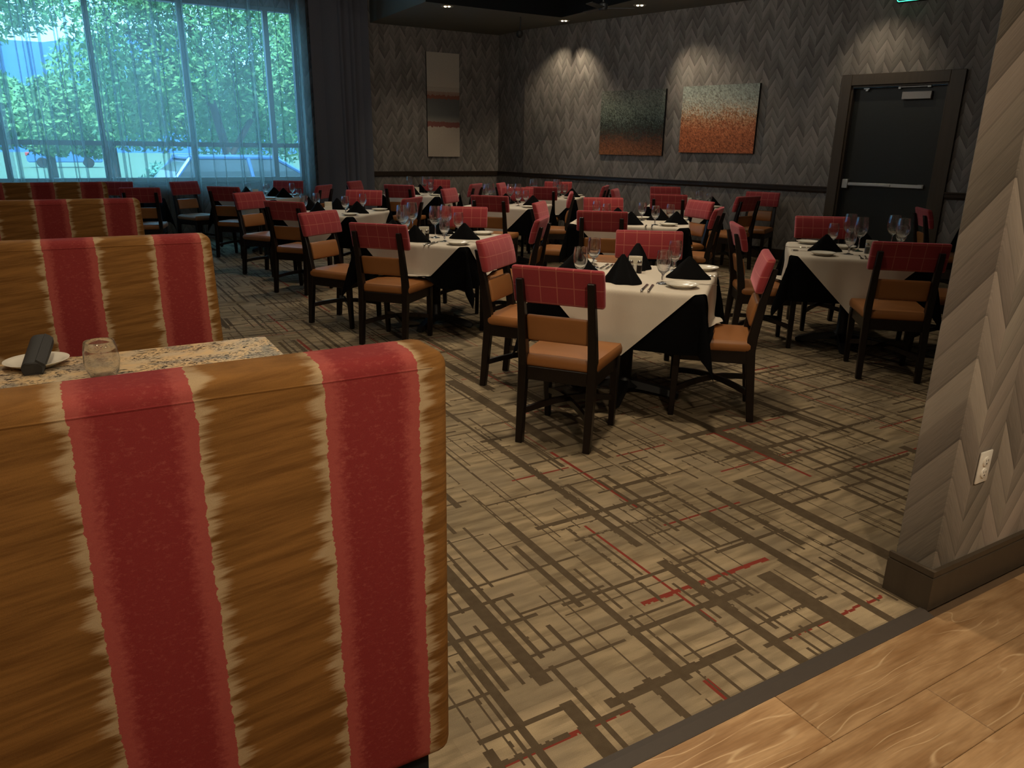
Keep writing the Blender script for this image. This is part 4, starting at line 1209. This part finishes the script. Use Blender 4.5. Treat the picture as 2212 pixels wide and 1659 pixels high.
# ------------------------------------------------------------------ outdoors
GZ = -0.42
tag(box('ground_outside', (-60, YB + 0.25, GZ - 0.2), (70, 140, GZ), M['asphalt']), kind='structure')
tag(box('lawn_outside', (-60, 31, GZ), (70, 140, GZ + 0.12), M['lawn'], None), kind='structure')
bm = bmesh.new()
prev = None
for i in range(41):
    x = -120 + i*8
    h = 22 + 6*math.sin(i*0.35 + 1) + 2*math.sin(i*1.1) - 0.6*max(0, x - 12)
    r_ = [bm.verts.new((x, 150, GZ - 1)), bm.verts.new((x, 172 + 4*math.sin(i), max(0.2, h*0.8))), bm.verts.new((x, 190, max(0.5, h)))]
    if prev:
        for k in range(2): bm.faces.new((prev[k], r_[k], r_[k + 1], prev[k + 1]))
    prev = r_
tag(mesh_obj('hill_outside', bm, M['hill']), kind='structure')

def leaf_cloud(blobs, n, size, seed, mat, parent):
    rnd = random.Random(seed)
    vs, fs = [], []
    tot = sum(b[3]**2 for b in blobs)
    for (cx_, cy_, cz_, r_) in blobs:
        for _ in range(int(n*r_*r_/tot)):
            d_ = Vector((rnd.gauss(0, 1), rnd.gauss(0, 1), rnd.gauss(0, 1))).normalized()
            p = Vector((cx_, cy_, cz_)) + d_*r_*(rnd.random()**0.35)
            a = Vector((rnd.gauss(0, 1), rnd.gauss(0, 1), rnd.gauss(0, 1))).normalized(); b_ = a.orthogonal().normalized()
            s_ = size*rnd.uniform(0.6, 1.4); k = len(vs)
            vs += [p - a*s_, p + b_*s_*0.45, p + a*s_, p - b_*s_*0.45]; fs.append((k, k + 1, k + 2, k + 3))
    me = bpy.data.meshes.new('crown'); me.from_pydata([tuple(v) for v in vs], [], fs); me.materials.append(mat)
    o = bpy.data.objects.new('crown', me); C.objects.link(o); o.parent = parent; o['kind'] = 'stuff'
    return o
def tree(loc, trunk, blobs, n, size, seed, label, mat=None, name='tree'):
    t = empty(name, loc); tag(t, label, 'tree' if name == 'tree' else 'shrub', 'trees outside the window' if name == 'tree' else 'shrubs outside the window')
    bm = bmesh.new()
    for pts, rs in trunk: add_tube(bm, pts, rs, 10)
    mesh_obj('trunk', bm, M['bark'], t)
    leaf_cloud(blobs, n, size, seed, mat or M['leaf'], t)
tree((4.6, 25, GZ), [([(0, 0, 0), (-0.15, 0, 1.5), (-0.5, 0, 3.2), (-0.9, 0, 5.5)], [0.17, 0.14, 0.11, 0.07]), ([(-0.15, 0, 1.4), (0.9, 0.2, 3.0), (1.8, 0.4, 5.2)], [0.10, 0.08, 0.05]), ([(-0.45, 0, 3.0), (-1.8, 0.3, 4.4), (-3.0, 0.3, 5.2)], [0.12, 0.09, 0.05])],
     [(-0.5, 0, 6.0, 2.2), (-2.6, 0.4, 5.6, 1.7), (1.6, 0.5, 5.4, 2.0), (3.4, 0.6, 4.0, 1.6), (-1.2, -0.5, 3.9, 1.1), (0.8, 0.4, 3.4, 1.0), (2.2, 1.5, 2.6, 1.3), (-2.6, 1.5, 3.0, 1.4), (0.2, 2.0, 2.4, 1.3)], 26000, 0.095, 1, 'broad leafy tree with a forked trunk behind the parked car')
tree((-1.6, 19.5, GZ), [([(0, 0, 0), (-0.2, 0, 2.4), (-0.2, 0, 4.4)], [0.2, 0.15, 0.1])], [(0.0, 0, 5.2, 1.7), (1.2, 0, 4.9, 1.0), (-1.6, 0, 4.6, 1.6), (-2.4, 0, 3.2, 1.2)], 15000, 0.07, 2, 'dark leafy tree at the left end of the window')
tree((6.3, 20, GZ), [([(0, 0, 0), (0.1, 0, 2.0), (0.2, 0, 3.6)], [0.16, 0.12, 0.08])], [(0.0, 0, 4.6, 1.5), (-0.9, 0, 3.3, 1.1), (0.6, 0, 2.6, 1.2)], 12000, 0.075, 3, 'bright green tree at the right end of the window')
tree((1.7, 33, GZ + 0.12), [([(0, 0, 0), (0, 0, 2.2)], [0.2, 0.15])], [(0, 0, 3.6, 2.0), (-1.8, 0, 2.6, 1.4), (1.9, 0, 3.0, 1.6), (3.6, 0, 3.4, 1.9), (5.6, 0, 3.0, 1.8)], 14000, 0.12, 4, 'rounded tree across the road, left of the forked tree')
tree((-0.4, 40, GZ + 0.12), [([(0, 0, 0), (0, 0, 1.8)], [0.2, 0.15])], [(0, 0, 2.6, 1.5), (1.7, 0, 2.2, 1.2), (-1.9, 0, 3.0, 1.7)], 11000, 0.13, 5, 'low tree far across the road under the hill')
for i, (x, y, r_, lab) in enumerate(((4.1, 23.2, 0.7, 'teal shrub behind the parked car'), (5.6, 23.6, 0.7, 'larger teal shrub by the right window edge'), (2.4, 24.0, 0.45, 'small teal shrub left of the forked tree'))):
    tree((x, y, GZ), [([(0, 0, 0), (0, 0, 0.6)], [0.05, 0.03])], [(0, 0, 0.9, r_), (0.3, 0, 0.7, r_*0.8), (-0.3, 0, 0.7, r_*0.8)], 900, 0.09, 20 + i, lab, M['leaf2'], 'shrub')

def car(loc, rz, sc, label, paint):
    t = empty('parked_car', loc, rz); t.scale = (sc, sc, sc); tag(t, label, 'car', 'cars outside the window')
    prof = [(-2.2, 0.35), (-2.25, 0.75), (-2.15, 0.98), (-1.85, 1.05), (-1.25, 1.10), (1.0, 1.06), (2.05, 0.88), (2.28, 0.66), (2.28, 0.35)]
    bm = bmesh.new(); add_prism(bm, prof, 1, -0.88, 0.88)
    bmesh.ops.bevel(bm, geom=[e for e in bm.edges], offset=0.06, segments=2, affect='EDGES')
    mesh_obj('body', bm, paint, t)
    bm = bmesh.new()
    secs = [(1.05, -2.05, 1.15, 0.84), (1.35, -1.85, 0.72, 0.76), (1.60, -1.55, 0.22, 0.66)]
    prev = None
    for z, x0, x1, hw in secs:
        ring = [bm.verts.new(p) for p in ((x0, -hw, z), (x1, -hw, z), (x1, hw, z), (x0, hw, z))]
        if prev:
            for i in range(4): bm.faces.new((prev[i], prev[(i + 1) % 4], ring[(i + 1) % 4], ring[i]))
        prev = ring
    bm.faces.new(prev)
    mesh_obj('cabin_glass', bm, M['carglass'], t, smooth=False)
    bm = bmesh.new(); add_box(bm, (-1.62, -0.69, 1.585), (0.28, 0.69, 1.665), 0.035, 2); mesh_obj('roof', bm, paint, t)
    for sx in (-1, 1):
        for a, b in (((1.13, sx*0.845, 1.06), (0.20, sx*0.67, 1.61)), ((-2.04, sx*0.845, 1.06), (-1.56, sx*0.67, 1.61)), ((-0.35, sx*0.85, 1.06), (-0.40, sx*0.67, 1.61))):
            bm = bmesh.new(); add_tube(bm, [a, b], 0.04, 6); mesh_obj('pillar', bm, paint, t)
        for x in (-1.35, 1.40):
            bm = bmesh.new(); add_lathe(bm, [(0.0, -0.1), (0.30, -0.1), (0.34, -0.06), (0.34, 0.06), (0.30, 0.1), (0.0, 0.1)], 20)
            o = mesh_obj('wheel', bm, M['tyre'], t); o.rotation_euler = (R(90), 0, 0); o.location = (x, sx*0.82, 0.34)
        box('tail_lamp', (-2.27, sx*0.78 - 0.1, 0.78), (-2.0, sx*0.78 + 0.1, 1.0), M['taillamp'], t, 0.03, 2)
car((3.72, 17.6, GZ), R(6), 1.0, 'blue-grey car parked close outside the window', M['carpaint'])
car((0.2, 62, GZ + 0.12), R(0), 1.0, 'distant blue-grey car beyond the sheer curtain, across the road', M['carpaint'])
